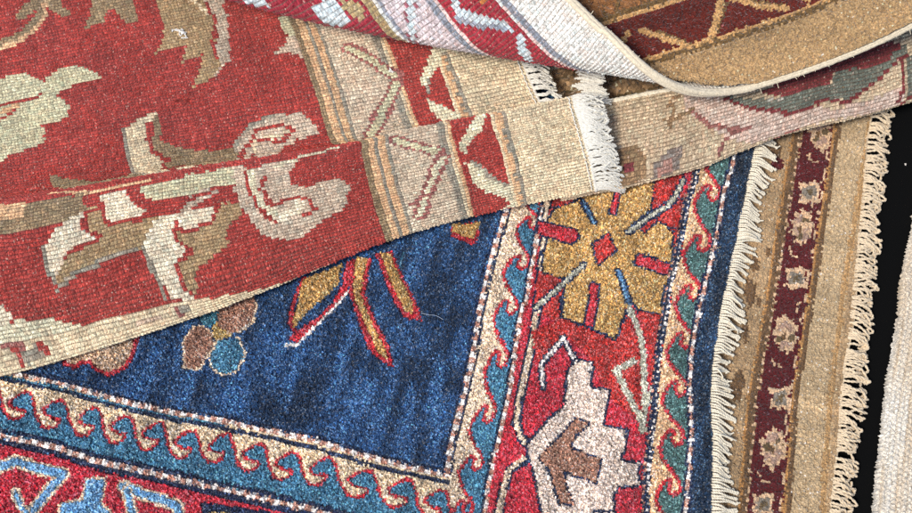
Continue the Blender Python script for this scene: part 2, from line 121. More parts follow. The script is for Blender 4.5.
   ["D","pink","white",4.6,12,[432.3,358.6,434.1,324.9,434.8,297.2,435.5,270.1,437.5,241.6,435.6,227.4,436.8,194.4,440.0,161.6,441.6,132.1,441.2,107.6,440.2,78.7,441.7,50.9,443.6,30.2,446.7,-11.4]],
   ["L","red",1.8,[435.6,359.4,437.4,325.7,438.0,298.0,438.7,270.8,440.6,242.3,438.7,228.1,439.9,195.1,443.0,162.3,444.6,132.8,444.3,108.3,443.2,79.4,444.7,51.6,446.5,30.9,449.5,-10.7]],
   ["L","navy",1.8,[429.2,357.9,431.1,324.2,431.8,296.5,432.5,269.4,434.5,240.9,432.6,226.7,433.9,193.7,437.1,160.9,438.7,131.4,438.4,107.0,437.4,78.0,439.0,50.3,440.9,29.5,444.0,-12.0]],
   ["L","navy",2,[438.6,360.1,444.4,316.1,450.2,262.7,453.1,229.3,455.3,190.5,455.0,155.0,455.7,138.3,457.5,116.3]],
   ["L","cream",5.8,[434.2,359.1,440.1,315.1,446.0,261.7,448.9,228.4,451.2,189.5,451.0,154.1,451.7,137.4,453.5,115.3]],
   ["L","navy",1.6,[431.2,358.4,437.1,314.4,443.0,261.0,446.0,227.7,448.3,188.8,448.1,153.4,448.8,136.7,450.7,114.7]],
   ["L","navy",9,[451.9,139.4,453.7,120.2,460.8,105.0,468.2,100.7]],
   ["L","cream",4.4,[450.9,144.2,452.5,122.4,458.8,106.9,464.4,102.2]],
   ["L","navy",8,[473.0,88.7,456.5,74.2,455.2,54.1,455.5,26.6]],
   ["L","cream",4.4,[466.4,87.2,454.8,71.5,455.2,54.1,455.5,26.6]],
   ["L","navy",4.2,[441.3,326.6,445.7,341.8,463.3,354.4,479.5,375.4,536.6,394.5,537.6,380.3,536.8,363.0,520.6,340.9,536.5,334.8,546.4,349.7,561.9,342.1,565.3,311.2,565.0,294.8,562.5,272.8,564.6,249.6,562.4,243.8,550.8,249.0,544.7,250.2,533.0,255.3,529.6,233.6,527.6,217.6,507.6,223.2,500.0,225.4,475.1,230.0,472.1,251.8,472.1,270.5,447.4,271.5,444.0,291.1,445.0,307.9,439.5,310.8,441.3,326.6]],
   ["P","gold",[441.3,326.6,445.7,341.8,463.3,354.4,479.5,375.4,536.6,394.5,537.6,380.3,536.8,363.0,520.6,340.9,536.5,334.8,546.4,349.7,561.9,342.1,565.3,311.2,565.0,294.8,562.5,272.8,564.6,249.6,562.4,243.8,550.8,249.0,544.7,250.2,533.0,255.3,529.6,233.6,527.6,217.6,507.6,223.2,500.0,225.4,475.1,230.0,472.1,251.8,472.1,270.5,447.4,271.5,444.0,291.1,445.0,307.9,439.5,310.8]],
   ["L","navy",4,[500.9,326.5,511.6,311.0,497.6,293.2,488.6,312.6,500.9,326.5]],
   ["P","red2",[500.9,326.5,511.6,311.0,497.6,293.2,488.6,312.6]],
   ["L","navy",4,[432.0,323.0,469.3,323.3,473.7,316.0,467.3,308.1,434.5,311.0,432.0,323.0]],
   ["P","red",[432.0,323.0,469.3,323.3,473.7,316.0,467.3,308.1,434.5,311.0]],
   ["L","navy",4,[534.2,312.1,568.0,306.9,567.3,295.9,531.2,301.1,534.2,312.1]],
   ["P","red",[534.2,312.1,568.0,306.9,567.3,295.9,531.2,301.1]],
   ["L","navy",4,[499.8,374.4,505.1,375.6,503.7,349.6,498.7,349.9,499.8,374.4]],
   ["P","red",[499.8,374.4,505.1,375.6,503.7,349.6,498.7,349.9]],
   ["L","navy",4,[495.0,271.8,501.7,270.7,503.9,243.3,504.1,222.4,496.1,220.6,496.2,252.1,495.0,271.8]],
   ["P","red",[495.0,271.8,501.7,270.7,503.9,243.3,504.1,222.4,496.1,220.6,496.2,252.1]],
   ["L","navy",3.0,[536.1,397.3,563.0,418.1,559.5,384.0,538.0,362.7,536.1,397.3]],
   ["P","red2",[536.1,397.3,563.0,418.1,559.5,384.0,538.0,362.7]],
   ["L","navy",3.0,[543.3,353.2,566.7,381.3,567.8,347.1,553.4,349.4,543.3,353.2]],
   ["P","red2",[543.3,353.2,566.7,381.3,567.8,347.1,553.4,349.4]],
   ["L","navy",2.4,[442.5,271.7,468.0,269.0,445.2,234.9,442.5,271.7]],
   ["P","red2",[442.5,271.7,468.0,269.0,445.2,234.9]],
   ["P","red2",[475.4,228.8,497.9,223.6,527.6,217.6,532.9,242.2,535.7,253.3,567.0,252.7,566.6,211.3,548.9,176.9,535.4,173.8,513.0,193.7,478.5,212.6,461.4,179.2,448.0,209.4]],
   ["L","navy",2.4,[468.6,250.9,474.0,229.8,495.1,226.1,505.0,224.0,527.5,218.1,530.3,236.3,533.0,255.3,564.4,253.5]],
   ["L","navy",6.77,[470.1,356.0,477.4,346.3,485.6,335.5]],
   ["L","blue2",2.97,[470.1,356.0,477.4,346.3,485.6,335.5]],
   ["L","navy",7.52,[517.4,289.2,524.8,277.4,532.6,260.5,539.8,251.7]],
   ["L","blue2",4.32,[517.4,289.2,524.8,277.4,532.6,260.5,539.8,251.7]],
   ["L","navy",7.45,[484.3,289.6,468.4,264.3,457.3,247.0,447.4,233.3]],
   ["L","cream3",4.05,[484.3,289.6,468.4,264.3,457.3,247.0,447.4,233.3]],
   ["L","navy",7.65,[519.6,332.3,542.2,360.0,553.1,369.6,558.5,382.3,563.2,400.7]],
   ["L","cream3",4.05,[519.6,332.3,542.2,360.0,553.1,369.6,558.5,382.3,563.2,400.7]],
   ["L","red",9,[535.7,253.3,549.2,230.4,557.0,209.1,567.6,151.7]],
   ["L","cream3",6.2,[534.3,254.3,547.6,232.6,555.7,208.8,565.6,158.0]],
   ["L","cream3",6.6,[547.5,201.3,532.8,188.7,544.8,173.5,557.9,154.3,561.2,152.6,567.3,137.0]],
   ["L","cream3",4,[570.2,189.4,567.0,166.3,567.3,137.0]],
   ["P","crimson",[465.9,180.2,479.2,208.9,492.6,189.0,493.2,161.5,470.8,156.2]],
   ["L","navy",6.91,[470.5,157.4,464.3,178.6,479.1,209.4,493.1,191.1]],
   ["L","white",3.51,[470.5,157.4,464.3,178.6,479.1,209.4,493.1,191.1]],
   ["L","navy",4.6,[490.0,178.2,492.5,158.8,494.2,144.4,481.4,126.7,468.0,99.4,470.1,91.6,477.2,81.4,485.5,61.1,494.3,40.2,499.9,23.3,559.6,37.3,554.5,56.0,551.2,71.8,554.0,81.7,572.9,87.3,567.7,96.6,569.7,106.0,554.0,104.7,550.7,106.8,553.0,115.7,552.1,134.0,531.0,133.4,530.3,150.3,530.0,167.5,512.3,165.9,510.0,190.5,494.4,189.4,490.0,178.2]],
   ["P","white2",[490.0,178.2,492.5,158.8,494.2,144.4,481.4,126.7,468.0,99.4,470.1,91.6,477.2,81.4,485.5,61.1,494.3,40.2,499.9,23.3,559.6,37.3,554.5,56.0,551.2,71.8,554.0,81.7,572.9,87.3,567.7,96.6,569.7,106.0,554.0,104.7,550.7,106.8,553.0,115.7,552.1,134.0,531.0,133.4,530.3,150.3,530.0,167.5,512.3,165.9,510.0,190.5,494.4,189.4]],
   ["L","navy",3.2,[505.8,134.8,518.4,132.9,508.5,118.5,505.1,106.2,534.4,102.5,533.9,80.3,504.1,84.1,510.4,66.9,518.4,56.8,506.1,54.4,493.6,79.4,480.4,91.6,497.0,118.2,505.8,134.8]],
   ["P","brown",[505.8,134.8,518.4,132.9,508.5,118.5,505.1,106.2,534.4,102.5,533.9,80.3,504.1,84.1,510.4,66.9,518.4,56.8,506.1,54.4,493.6,79.4,480.4,91.6,497.0,118.2]],
   ["L","navy",2.6,[536.6,53.5,555.8,59.1]],
   ["P","cream4",[576.1,438.8,577.7,407.5,574.2,377.9,573.8,335.2,573.2,307.6,571.0,290.8,572.1,259.2,571.8,225.8,574.1,187.8,577.0,158.8,578.2,134.7,580.3,100.0,585.5,63.2,591.9,13.6,621.0,29.2,615.5,82.2,612.6,118.9,610.8,142.3,601.9,189.3,598.8,221.9,599.6,247.8,599.9,284.7,603.2,314.6,603.9,336.7,604.0,370.2,604.9,398.9,609.0,434.7,610.5,482.8]],
   ["P","teal3",[574.8,489.1,577.7,481.6,584.8,471.7,592.8,464.2,598.1,457.8,599.5,451.6,597.5,445.4,593.5,442.0,589.8,443.7,588.1,449.4,589.4,454.5,588.2,458.5,584.5,457.4,581.3,451.7,578.5,443.2,576.9,436.5,577.1,432.0,579.8,424.5,586.6,414.8,594.4,407.4,599.6,401.2,600.7,395.0,598.7,388.9,594.8,385.5,591.2,387.2,589.6,392.8,591.0,397.8,589.8,401.8,586.2,400.7,582.9,395.0,580.0,386.7,578.4,380.0,578.5,375.5,580.7,368.1,586.7,358.4,593.9,351.1,598.6,344.9,599.4,338.7,596.9,332.6,592.9,329.2,589.5,330.9,588.3,336.5,589.9,341.5,589.0,345.4,585.4,344.3,581.8,338.7,578.5,330.3,576.4,323.6,576.3,319.2,578.8,312.3,585.2,303.3,592.5,296.4,597.4,290.7,598.5,284.9,596.4,279.2,592.6,276.0,589.1,277.6,587.7,282.8,589.1,287.5,588.0,291.2,584.5,290.1,581.3,284.8,578.4,277.0,576.7,270.7,576.7,266.6,579.1,259.9,585.2,251.2,592.3,244.6,597.0,239.0,597.9,233.5,595.8,227.9,592.0,224.8,588.6,226.3,587.3,231.3,588.8,235.9,587.8,239.4,584.3,238.4,581.0,233.3,578.0,225.7,576.3,219.6,576.2,215.6,579.1,209.4,585.9,201.3,593.4,195.3,598.5,190.1,599.9,185.0,598.3,179.8,594.8,176.9,591.4,178.3,589.7,183.0,590.7,187.2,589.4,190.5,586.1,189.5,583.3,184.7,581.0,177.7,579.8,172.0,580.1,168.3,583.1,162.2,589.9,154.4,597.4,148.4,602.5,143.4,604.0,138.3,602.5,133.2,599.2,130.4,595.7,131.7,594.0,136.3,594.9,140.5,593.6,143.7,590.3,142.7,587.7,138.0,585.6,131.1,584.5,125.6,584.9,121.9,587.8,115.9,594.5,108.2,601.9,102.3,606.9,97.4,608.4,92.4,606.9,87.4,603.6,84.6,600.3,85.9,598.5,90.4,599.4,94.5,598.1,97.7,595.0,96.7,592.3,92.1,590.3,85.2,589.2,79.7,589.6,76.1,592.6,70.4,599.3,62.9,606.7,57.4,611.7,52.6,613.2,47.8,611.9,43.0,608.7,40.3,605.4,41.5,603.6,45.8,604.4,49.8,603.1,52.9,600.0,51.9,597.5,47.4,595.6,40.8,594.6,35.5,595.0,32.1,619.3,28.8,613.8,81.8,610.8,118.5,609.1,141.9,600.1,188.9,597.0,221.4,597.8,247.4,598.0,284.3,601.3,314.1,602.0,336.2,602.1,369.7,603.0,398.4,607.0,434.2,608.6,482.4]],
   ["L","red",3.6,[574.8,489.1,577.7,481.6,584.8,471.7,592.8,464.2,598.1,457.8,599.5,451.6,597.5,445.4,593.5,442.0,589.8,443.7,588.1,449.4,589.4,454.5,588.2,458.5,584.5,457.4,581.3,451.7,578.5,443.2,576.9,436.5,577.1,432.0,579.8,424.5,586.6,414.8,594.4,407.4,599.6,401.2,600.7,395.0,598.7,388.9,594.8,385.5,591.2,387.2,589.6,392.8,591.0,397.8,589.8,401.8,586.2,400.7,582.9,395.0,580.0,386.7,578.4,380.0,578.5,375.5,580.7,368.1,586.7,358.4,593.9,351.1,598.6,344.9,599.4,338.7,596.9,332.6,592.9,329.2,589.5,330.9,588.3,336.5,589.9,341.5,589.0,345.4,585.4,344.3,581.8,338.7,578.5,330.3,576.4,323.6,576.3,319.2,578.8,312.3,585.2,303.3,592.5,296.4,597.4,290.7,598.5,284.9,596.4,279.2,592.6,276.0,589.1,277.6,587.7,282.8,589.1,287.5,588.0,291.2,584.5,290.1,581.3,284.8,578.4,277.0,576.7,270.7,576.7,266.6,579.1,259.9,585.2,251.2,592.3,244.6,597.0,239.0,597.9,233.5,595.8,227.9,592.0,224.8,588.6,226.3,587.3,231.3,588.8,235.9,587.8,239.4,584.3,238.4,581.0,233.3,578.0,225.7,576.3,219.6,576.2,215.6,579.1,209.4,585.9,201.3,593.4,195.3,598.5,190.1,599.9,185.0,598.3,179.8,594.8,176.9,591.4,178.3,589.7,183.0,590.7,187.2,589.4,190.5,586.1,189.5,583.3,184.7,581.0,177.7,579.8,172.0,580.1,168.3,583.1,162.2,589.9,154.4,597.4,148.4,602.5,143.4,604.0,138.3,602.5,133.2,599.2,130.4,595.7,131.7,594.0,136.3,594.9,140.5,593.6,143.7,590.3,142.7,587.7,138.0,585.6,131.1,584.5,125.6,584.9,121.9,587.8,115.9,594.5,108.2,601.9,102.3,606.9,97.4,608.4,92.4,606.9,87.4,603.6,84.6,600.3,85.9,598.5,90.4,599.4,94.5,598.1,97.7,595.0,96.7,592.3,92.1,590.3,85.2,589.2,79.7,589.6,76.1,592.6,70.4,599.3,62.9,606.7,57.4,611.7,52.6,613.2,47.8,611.9,43.0,608.7,40.3,605.4,41.5,603.6,45.8,604.4,49.8,603.1,52.9,600.0,51.9,597.5,47.4,595.6,40.8,594.6,35.5,595.0,32.1]],
   ["L","navy",7,[572.2,437.9,573.8,406.6,570.3,377.1,570.0,334.3,569.4,306.7,567.2,290.0,568.4,258.3,568.1,225.0,570.5,187.0,573.5,157.9,574.7,133.9,576.8,99.2,582.0,62.4,588.6,12.9]],
   ["D","white","navy",2.4,6,[574.1,438.4,575.8,407.1,572.2,377.5,571.9,334.7,571.3,307.1,569.1,290.4,570.3,258.8,569.9,225.4,572.3,187.4,575.2,158.3,576.4,134.3,578.5,99.6,583.7,62.8,590.2,13.3]],
   ["D","pink","navy",2,7,[569.6,437.3,571.3,406.0,567.8,376.5,567.5,333.7,567.0,306.1,564.8,289.4,566.0,257.8,565.7,224.4,568.2,186.4,571.1,157.4,572.4,133.4,574.5,98.7,579.8,61.9,586.4,12.3]],
   ["P","navy2",[610.5,482.8,609.0,434.7,604.9,398.9,604.0,370.2,603.9,336.7,603.2,314.6,599.9,284.7,599.6,247.8,598.8,221.9,601.9,189.3,610.8,142.3,612.6,118.9,615.5,82.2,621.0,29.2,646.7,26.4,639.6,75.9,630.1,142.0,621.9,179.1,619.5,208.4,619.8,252.5,621.3,302.6,624.0,346.9,625.5,401.3,628.3,448.6,633.3,512.6]],
   ["L","navy",8,[610.5,482.8,609.0,434.7,604.9,398.9,604.0,370.2,603.9,336.7,603.2,314.6,599.9,284.7,599.6,247.8,598.8,221.9,601.9,189.3,610.8,142.3,612.6,118.9,615.5,82.2,621.0,29.2]],
   ["D","pink","white",3.6,16,[610.5,482.8,609.0,434.7,604.9,398.9,604.0,370.2,603.9,336.7,603.2,314.6,599.9,284.7,599.6,247.8,598.8,221.9,601.9,189.3,610.8,142.3,612.6,118.9,615.5,82.2,621.0,29.2]],
   ["L","cream",12.5,[-9.2,-30.8,10.9,-27.3,21.9,-18.8,39.3,-20.6,67.7,-20.4,60.1,-38.0,51.0,-63.1,51.6,-76.6]],
   ["L","sky",7,[-9.2,-30.8,10.9,-27.3,21.9,-18.8,39.3,-20.6,67.7,-20.4,60.1,-38.0,51.0,-63.1,51.6,-76.6]],
   ["L","cream",9.0,[32.4,-45.6,39.4,-54.4,52.9,-65.0]],
   ["L","sky",3.5,[32.4,-45.6,39.4,-54.4,52.9,-65.0]],
   ["L","cream",4.5,[90.2,-20.5,105.2,-16.3,109.5,-38.0,121.3,-44.9,127.9,-63.3,83.1,-73.8,75.4,-47.1,93.6,-39.4,90.2,-20.5]],
   ["P","sky",[90.2,-20.5,105.2,-16.3,109.5,-38.0,121.3,-44.9,127.9,-63.3,83.1,-73.8,75.4,-47.1,93.6,-39.4]],
   ["L","cream",12.0,[123.8,-19.0,141.0,-21.5,160.2,-22.8,177.0,-24.6,183.1,-41.4]],
   ["L","sky",6.5,[123.8,-19.0,141.0,-21.5,160.2,-22.8,177.0,-24.6,183.1,-41.4]],
   ["L","cream",10.5,[128.4,-22.1,141.2,-42.1]],
   ["L","sky",5,[128.4,-22.1,141.2,-42.1]],
   ["P","navy",[197.5,-19.8,223.0,-16.2,263.6,-13.6,268.7,-30.5,205.7,-45.2]],
   ["P","gold2",[204.6,-23.9,222.2,-19.8,242.8,-20.7,247.3,-35.5,211.1,-44.0]],
   ["L","navy",5,[198.7,-18.6,250.0,-14.0,314.4,-15.4]],
  ],
 },
 'blue_edge': [
   [633.3,512.6],
   [628.3,448.6],
   [625.5,401.3],
   [624.0,346.9],
   [621.3,302.6],
   [619.8,252.5],
   [619.5,208.4],
   [621.9,179.1],
   [630.1,142.0],
   [639.6,75.9],
   [646.7,26.4],
  ],
 'beige': {
  'frame': {"O":[0.33485,-0.25857,0.014],"e1":[0.22111,0.97525,0.0],"e2":[-0.97525,0.22111,0.0]},
  'ops': [
   ["P","plain",[-42.4,-0.7,24.9,5.1,109.5,7.1,231.5,5.5,287.5,1.8,345.2,0.0,417.8,-3.9,493.6,-6.9,485.0,31.0,409.2,34.2,337.0,36.2,256.8,38.9,212.8,40.2,101.1,44.1,2.9,40.4,-51.4,38.6]],
   ["L","plain2",5,[-43.2,2.7,24.1,8.6,108.7,10.7,230.7,9.2,286.7,5.7,344.4,3.9,416.9,0.1,492.7,-2.8]],
   ["P","gbase",[-59.1,72.8,-4.5,72.7,93.7,76.7,184.2,72.5,260.7,70.6,329.5,69.4,401.9,66.2,476.6,67.9,436.7,244.1,-78.9,160.1]],
   ["P","gbrown",[260.4,96.8,256.6,96.5,254.7,97.1,255.9,98.2,255.0,99.2,254.2,100.1,257.2,101.0,260.3,101.4,262.1,101.2,265.9,100.8,268.2,99.9,265.3,98.5,262.4,97.4,260.9,96.8]],
   ["P","gbrown",[231.4,92.4,225.4,92.1,224.5,93.3,223.4,95.0,218.9,96.3,220.3,98.1,226.9,99.9,231.0,100.5,236.1,100.3,243.1,99.6,242.5,97.7,237.3,95.1,235.6,93.6,232.5,92.6]],
   ["P","gbrown",[201.3,90.9,195.2,90.7,193.1,92.3,185.8,93.9,181.1,96.0,188.2,99.2,196.1,101.6,201.1,102.3,210.8,102.4,216.5,100.9,211.9,97.6,209.3,94.7,209.8,92.8,203.0,91.1]],
   ["P","gbrown",[191.9,85.5,190.0,85.5,187.6,85.9,183.9,86.5,184.4,87.6,187.9,89.0,189.7,89.7,192.2,90.1,195.8,90.1,196.1,89.2,195.1,88.0,196.4,87.2,195.9,86.3,192.4,85.5]],
   ["P","gbrown",[158.4,93.0,155.0,93.0,148.4,93.4,144.7,94.7,148.9,97.1,152.5,99.1,153.9,100.3,159.3,101.0,163.7,100.8,163.3,99.3,165.7,97.7,169.0,96.3,165.0,94.4,159.1,93.1]],
   ["P","gbrown",[102.3,91.7,95.6,91.5,86.8,92.1,87.2,94.6,92.3,97.9,92.2,100.1,95.0,101.8,103.2,102.9,106.6,102.3,109.4,100.5,117.1,98.9,117.6,96.4,109.0,93.4,103.1,91.8]],
   ["P","gbrown",[91.1,97.4,87.7,97.2,85.6,97.6,86.7,98.7,86.6,99.8,85.7,100.5,88.1,101.4,91.0,101.8,92.4,101.5,95.4,101.1,97.9,100.4,95.9,99.1,92.9,97.9,91.4,97.4]],
   ["P","gbrown",[107.7,90.4,101.9,90.1,100.7,91.1,100.7,92.8,97.0,94.2,97.3,95.8,103.2,97.5,107.2,98.1,111.3,97.8,118.0,97.2,118.7,95.5,113.5,93.0,111.2,91.4,108.6,90.5]],
   ["P","gbrown",[361.4,85.1,353.8,84.9,352.2,86.7,345.7,88.6,339.3,90.7,345.8,93.8,355.5,96.4,361.0,97.2,371.2,97.2,379.2,95.8,374.6,92.4,369.8,89.1,370.0,87.1,363.2,85.4]],
   ["P","gbrown",[246.9,82.4,245.0,82.4,242.9,82.9,239.1,83.5,238.9,84.5,242.5,85.9,244.8,86.7,247.2,87.1,251.1,87.1,252.0,86.3,250.4,85.0,251.2,84.0,251.1,83.2,247.6,82.5]],
   ["P","maroon",[359.6,93.1,353.1,82.2,343.0,81.0,339.3,90.7,347.1,95.4]],
   ["L","gbrown",7,[-60.1,77.1,-5.4,77.1,92.7,81.2,183.1,77.1,259.6,75.4,328.4,74.3,400.8,71.2,475.5,73.0]],
   ["L","goldb",1.6,[-61.0,81.0,-6.3,81.0,91.8,85.3,182.1,81.3,258.7,79.7,327.4,78.7,399.8,75.7,474.4,77.6]],
   ["D","cream5","gbrown",1.4,9,[-59.4,74.1,-4.8,74.0,93.4,78.0,183.8,73.9,260.4,72.1,329.2,70.9,401.6,67.7,476.3,69.4]],
   ["P","maroon",[-59.1,72.8,-4.5,72.7,93.7,76.7,184.2,72.5,260.7,70.6,329.5,69.4,401.9,66.2,476.6,67.9,485.0,31.0,409.2,34.2,337.0,36.2,256.8,38.9,212.8,40.2,101.1,44.1,2.9,40.4,-51.4,38.6]],
   ["L","gbrown",6,[-51.0,36.9,3.3,38.7,101.5,42.3,213.3,38.3,257.2,37.0,337.5,34.2,409.6,32.2,485.5,28.9]],
   ["L","goldb",2.4,[-51.6,39.5,2.7,41.3,100.9,45.0,212.6,41.1,256.6,39.9,336.8,37.2,408.9,35.2,484.8,32.0]],
   ["D","cream5","maroon",1.8,23,[-52.2,42.5,2.0,44.3,100.2,48.2,211.9,44.4,255.8,43.2,336.0,40.6,408.2,38.7,483.9,35.6]],
   ["P","cream5",[333.2,64.3,330.0,63.3,331.9,61.9,332.3,58.5,331.6,57.9,330.3,55.9,334.4,52.7,335.7,51.7,334.7,50.0,336.6,49.4,334.0,47.0,336.8,44.2,335.7,42.2,333.5,43.9,327.8,43.6,326.9,43.9,325.1,44.1,321.9,43.3,318.3,43.2,314.2,41.3,310.8,41.0,312.1,43.1,311.1,44.2,311.1,46.5,312.5,47.9,312.3,50.2,311.1,52.7,308.1,55.3,308.1,56.0,307.7,56.6,309.5,61.0,308.7,61.7,309.2,62.9,310.7,62.0,313.7,61.3,316.9,61.9,319.3,59.7,322.5,62.7,325.8,63.8,329.5,63.2]],
   ["P","grey",[327.0,59.0,326.8,56.9,329.8,53.3,329.3,50.9,329.9,47.1,327.1,46.9,323.2,46.0,319.1,45.4,314.8,46.1,314.1,49.8,314.1,52.2,314.4,54.6,314.5,57.7,316.8,58.1,320.8,59.6,322.5,59.8]],
   ["P","olive2",[324.7,55.3,324.3,53.0,324.2,52.3,326.3,51.1,325.1,49.3,322.8,50.2,320.5,49.5,319.6,49.5,316.7,50.4,318.1,51.2,318.5,52.2,318.3,53.7,318.2,55.4,318.9,55.3,322.0,55.2,322.2,54.8]],
   ["P","maroon",[321.4,63.9,319.9,60.5,316.9,63.4]],
   ["P","cream5",[303.5,57.4,301.8,57.3,301.8,56.2,300.6,54.1,300.0,53.9,299.2,52.0,298.8,51.7,300.2,50.5,300.7,49.6,298.9,49.4,296.9,48.1,292.6,48.4,291.3,47.3,291.2,47.4,288.0,47.1,289.4,45.5,286.6,44.0,284.8,44.5,284.1,46.3,284.2,45.9,280.8,45.7,280.9,45.4,279.0,44.2,276.9,44.3,275.1,44.5,274.2,44.8,272.7,47.4,273.3,49.1,270.3,48.9,269.7,48.6,269.0,49.8,265.8,48.4,265.4,47.8,264.2,50.5,263.8,50.4,264.7,53.3,265.4,53.0,264.3,54.0,260.1,53.8,258.4,53.7,258.1,54.5,259.7,55.2,261.6,56.0,262.8,56.8,263.6,58.7,263.5,59.1,263.2,61.0,261.4,62.3,260.1,63.7,262.1,62.8,265.1,62.1,266.8,61.3,269.6,61.3,270.9,63.3,272.0,63.5,273.1,66.6,272.3,67.7,275.8,66.3,276.5,66.4,278.2,65.1,278.8,64.6,281.6,65.4,282.9,66.9,284.7,68.6,285.9,69.1,286.1,67.7,286.8,64.9,287.6,64.1,287.9,63.2,290.8,63.6,292.3,65.6,295.1,65.8,295.3,65.5,295.2,64.5,296.9,62.6,296.5,60.0,294.9,60.0,297.3,59.9,300.4,59.3,301.5,58.6]],
   ["P","mauve",[273.1,48.1,269.4,49.4,266.7,51.1,266.7,54.0,270.4,54.0,272.3,55.5,276.6,53.8,277.5,52.1,275.8,50.7]],
   ["P","olive2",[271.0,52.1,268.9,53.3,267.4,55.8,264.9,58.0,267.4,59.3,270.3,60.7,274.0,58.9,275.8,56.6,273.6,55.3]],
   ["P","mauve",[276.5,58.4,275.1,57.7,270.4,59.6,273.4,61.3,273.5,64.6,276.8,63.4,278.4,62.7,281.2,60.8,279.3,58.0]],
   ["P","mauve",[286.3,58.7,284.2,59.2,282.7,60.3,282.9,62.8,282.9,65.1,286.8,63.0,288.3,62.5,289.8,61.1,290.0,59.2]],
   ["P","mauve",[292.7,53.7,290.4,54.6,286.1,57.0,289.4,59.6,288.8,61.9,293.1,60.7,295.0,59.4,295.7,57.7,294.1,55.7]],
   ["P","olive2",[290.6,49.2,286.7,50.1,285.5,52.3,284.8,55.0,287.4,56.2,289.6,57.2,293.6,55.7,293.9,53.4,293.1,51.9]],
   ["P","mauve",[281.7,47.2,279.8,48.7,278.2,50.1,277.3,52.6,278.2,53.7,281.9,55.0,285.5,53.2,286.5,51.2,283.4,48.9]],
   ["P","cream5",[284.7,46.1,282.5,47.5,279.8,51.2,280.6,54.9,282.3,56.9,285.4,55.7,288.4,52.1,286.9,47.9]],
   ["P","gbrown",[279.4,55.8,276.7,56.6,275.0,58.3,277.1,60.1,279.4,60.4,283.0,58.8,282.7,57.6]],
   ["L","cream5",1.8,[255.2,65.7,248.2,62.2,247.9,56.7]],
   ["L","cream5",1.6,[306.3,49.2,316.4,47.5]],
   ["P","cream5",[232.2,67.7,233.2,65.2,233.3,63.9,233.8,61.2,234.1,60.5,233.8,58.6,236.1,57.7,237.3,56.1,237.1,52.0,239.1,50.4,236.3,49.5,236.8,47.4,236.3,46.7,235.2,47.1,232.9,47.6,228.8,48.3,227.0,47.2,223.0,46.7,221.7,46.0,218.1,43.6,214.2,43.6,216.1,44.9,215.9,47.4,214.8,49.2,214.8,51.8,213.1,54.3,213.1,55.8,211.3,57.3,210.8,60.3,211.4,62.2,211.7,61.4,213.7,62.9,211.9,66.5,216.4,66.0,217.3,63.4,221.3,65.4,221.4,65.1,224.7,65.5,227.0,64.7,231.5,67.6]],
   ["P","grey",[229.6,62.9,229.6,59.0,230.9,55.7,231.8,54.0,232.3,50.1,229.2,50.6,226.7,49.3,221.6,48.8,219.5,49.2,219.2,51.8,218.2,56.2,216.5,58.5,216.2,61.3,220.2,61.5,223.9,61.2,226.7,62.1]],
   ["P","olive2",[227.4,58.0,226.2,57.4,227.7,56.5,227.1,54.5,227.8,53.0,225.8,53.3,223.8,53.3,221.2,53.3,219.3,53.8,220.9,53.8,221.2,55.7,220.1,57.4,221.9,59.0,222.4,58.7,223.7,58.4,225.0,57.8]],
   ["P","maroon",[224.1,66.8,222.7,63.5,219.9,66.3]],
   ["P","cream5",[186.6,63.0,185.6,62.4,182.0,63.3,181.7,65.0,178.4,65.2,179.7,66.0,178.2,67.5,178.2,68.9,178.2,69.1,177.0,70.1,174.0,69.7,171.5,68.0,168.7,68.8,167.8,69.3,167.6,71.0,164.3,71.3,163.1,71.0,163.1,70.5,161.4,70.0,160.8,68.5,159.3,67.7,158.0,68.1,156.8,68.7,155.4,69.4,154.1,70.7,152.9,67.5,151.5,65.2,150.4,64.6,150.5,62.4,150.1,63.0,148.4,63.4,147.1,62.5,143.4,63.5,145.1,62.2,145.5,60.0,145.4,58.6,147.1,56.8,145.5,56.5,144.6,55.1,142.0,55.0,140.6,55.9,141.7,53.2,144.2,54.8,144.7,54.1,148.4,53.5,147.8,50.3,148.3,50.6,147.5,49.2,148.3,47.7,149.5,49.2,151.3,49.2,153.3,49.5,153.7,49.3,156.6,50.3,157.1,48.0,159.8,48.2,160.3,46.2,161.3,46.0,164.5,47.4,164.5,47.7,166.3,50.7,168.0,48.9,168.7,48.6,171.3,47.3,173.5,46.8,173.3,47.8,174.9,49.4,173.9,50.8,174.9,52.7,176.5,52.9,178.9,53.9,179.5,51.8,182.1,53.4,180.1,54.1,178.9,56.3,180.4,56.2,179.2,58.3,181.8,59.2,182.3,60.5,183.9,61.1]],
   ["P","mauve",[153.3,56.6,151.5,57.4,148.6,58.3,148.5,61.1,151.0,62.6,153.8,62.4,156.9,62.5,155.2,59.1,156.4,56.9]],
   ["P","olive2",[160.0,60.3,158.2,61.2,154.6,62.4,155.1,65.1,156.8,65.8,159.6,67.9,162.9,65.4,163.9,63.2,162.3,61.3]],
   ["P","mauve",[169.5,60.9,166.5,61.5,166.5,62.7,163.5,64.0,166.7,67.1,169.2,67.2,170.7,65.2,174.1,63.8,171.1,60.4]],
   ["P","mauve",[175.1,55.8,173.1,56.7,168.4,58.6,171.4,61.2,171.5,64.2,175.2,62.4,176.2,62.7,179.1,59.7,176.5,58.2]],
   ["P","mauve",[171.7,52.4,168.4,53.4,165.3,54.1,165.9,57.0,169.2,57.0,171.1,58.9,173.7,57.3,176.3,55.5,173.3,53.1]],
   ["P","olive2",[162.9,49.3,160.7,51.3,156.9,51.9,159.1,54.1,159.8,56.8,162.6,56.2,165.2,54.6,165.8,53.1,165.7,50.9]],
   ["P","mauve",[154.5,52.3,151.9,52.1,149.7,54.0,151.2,57.1,151.2,58.7,154.3,59.0,155.4,57.7,158.5,54.9,156.5,53.9]],
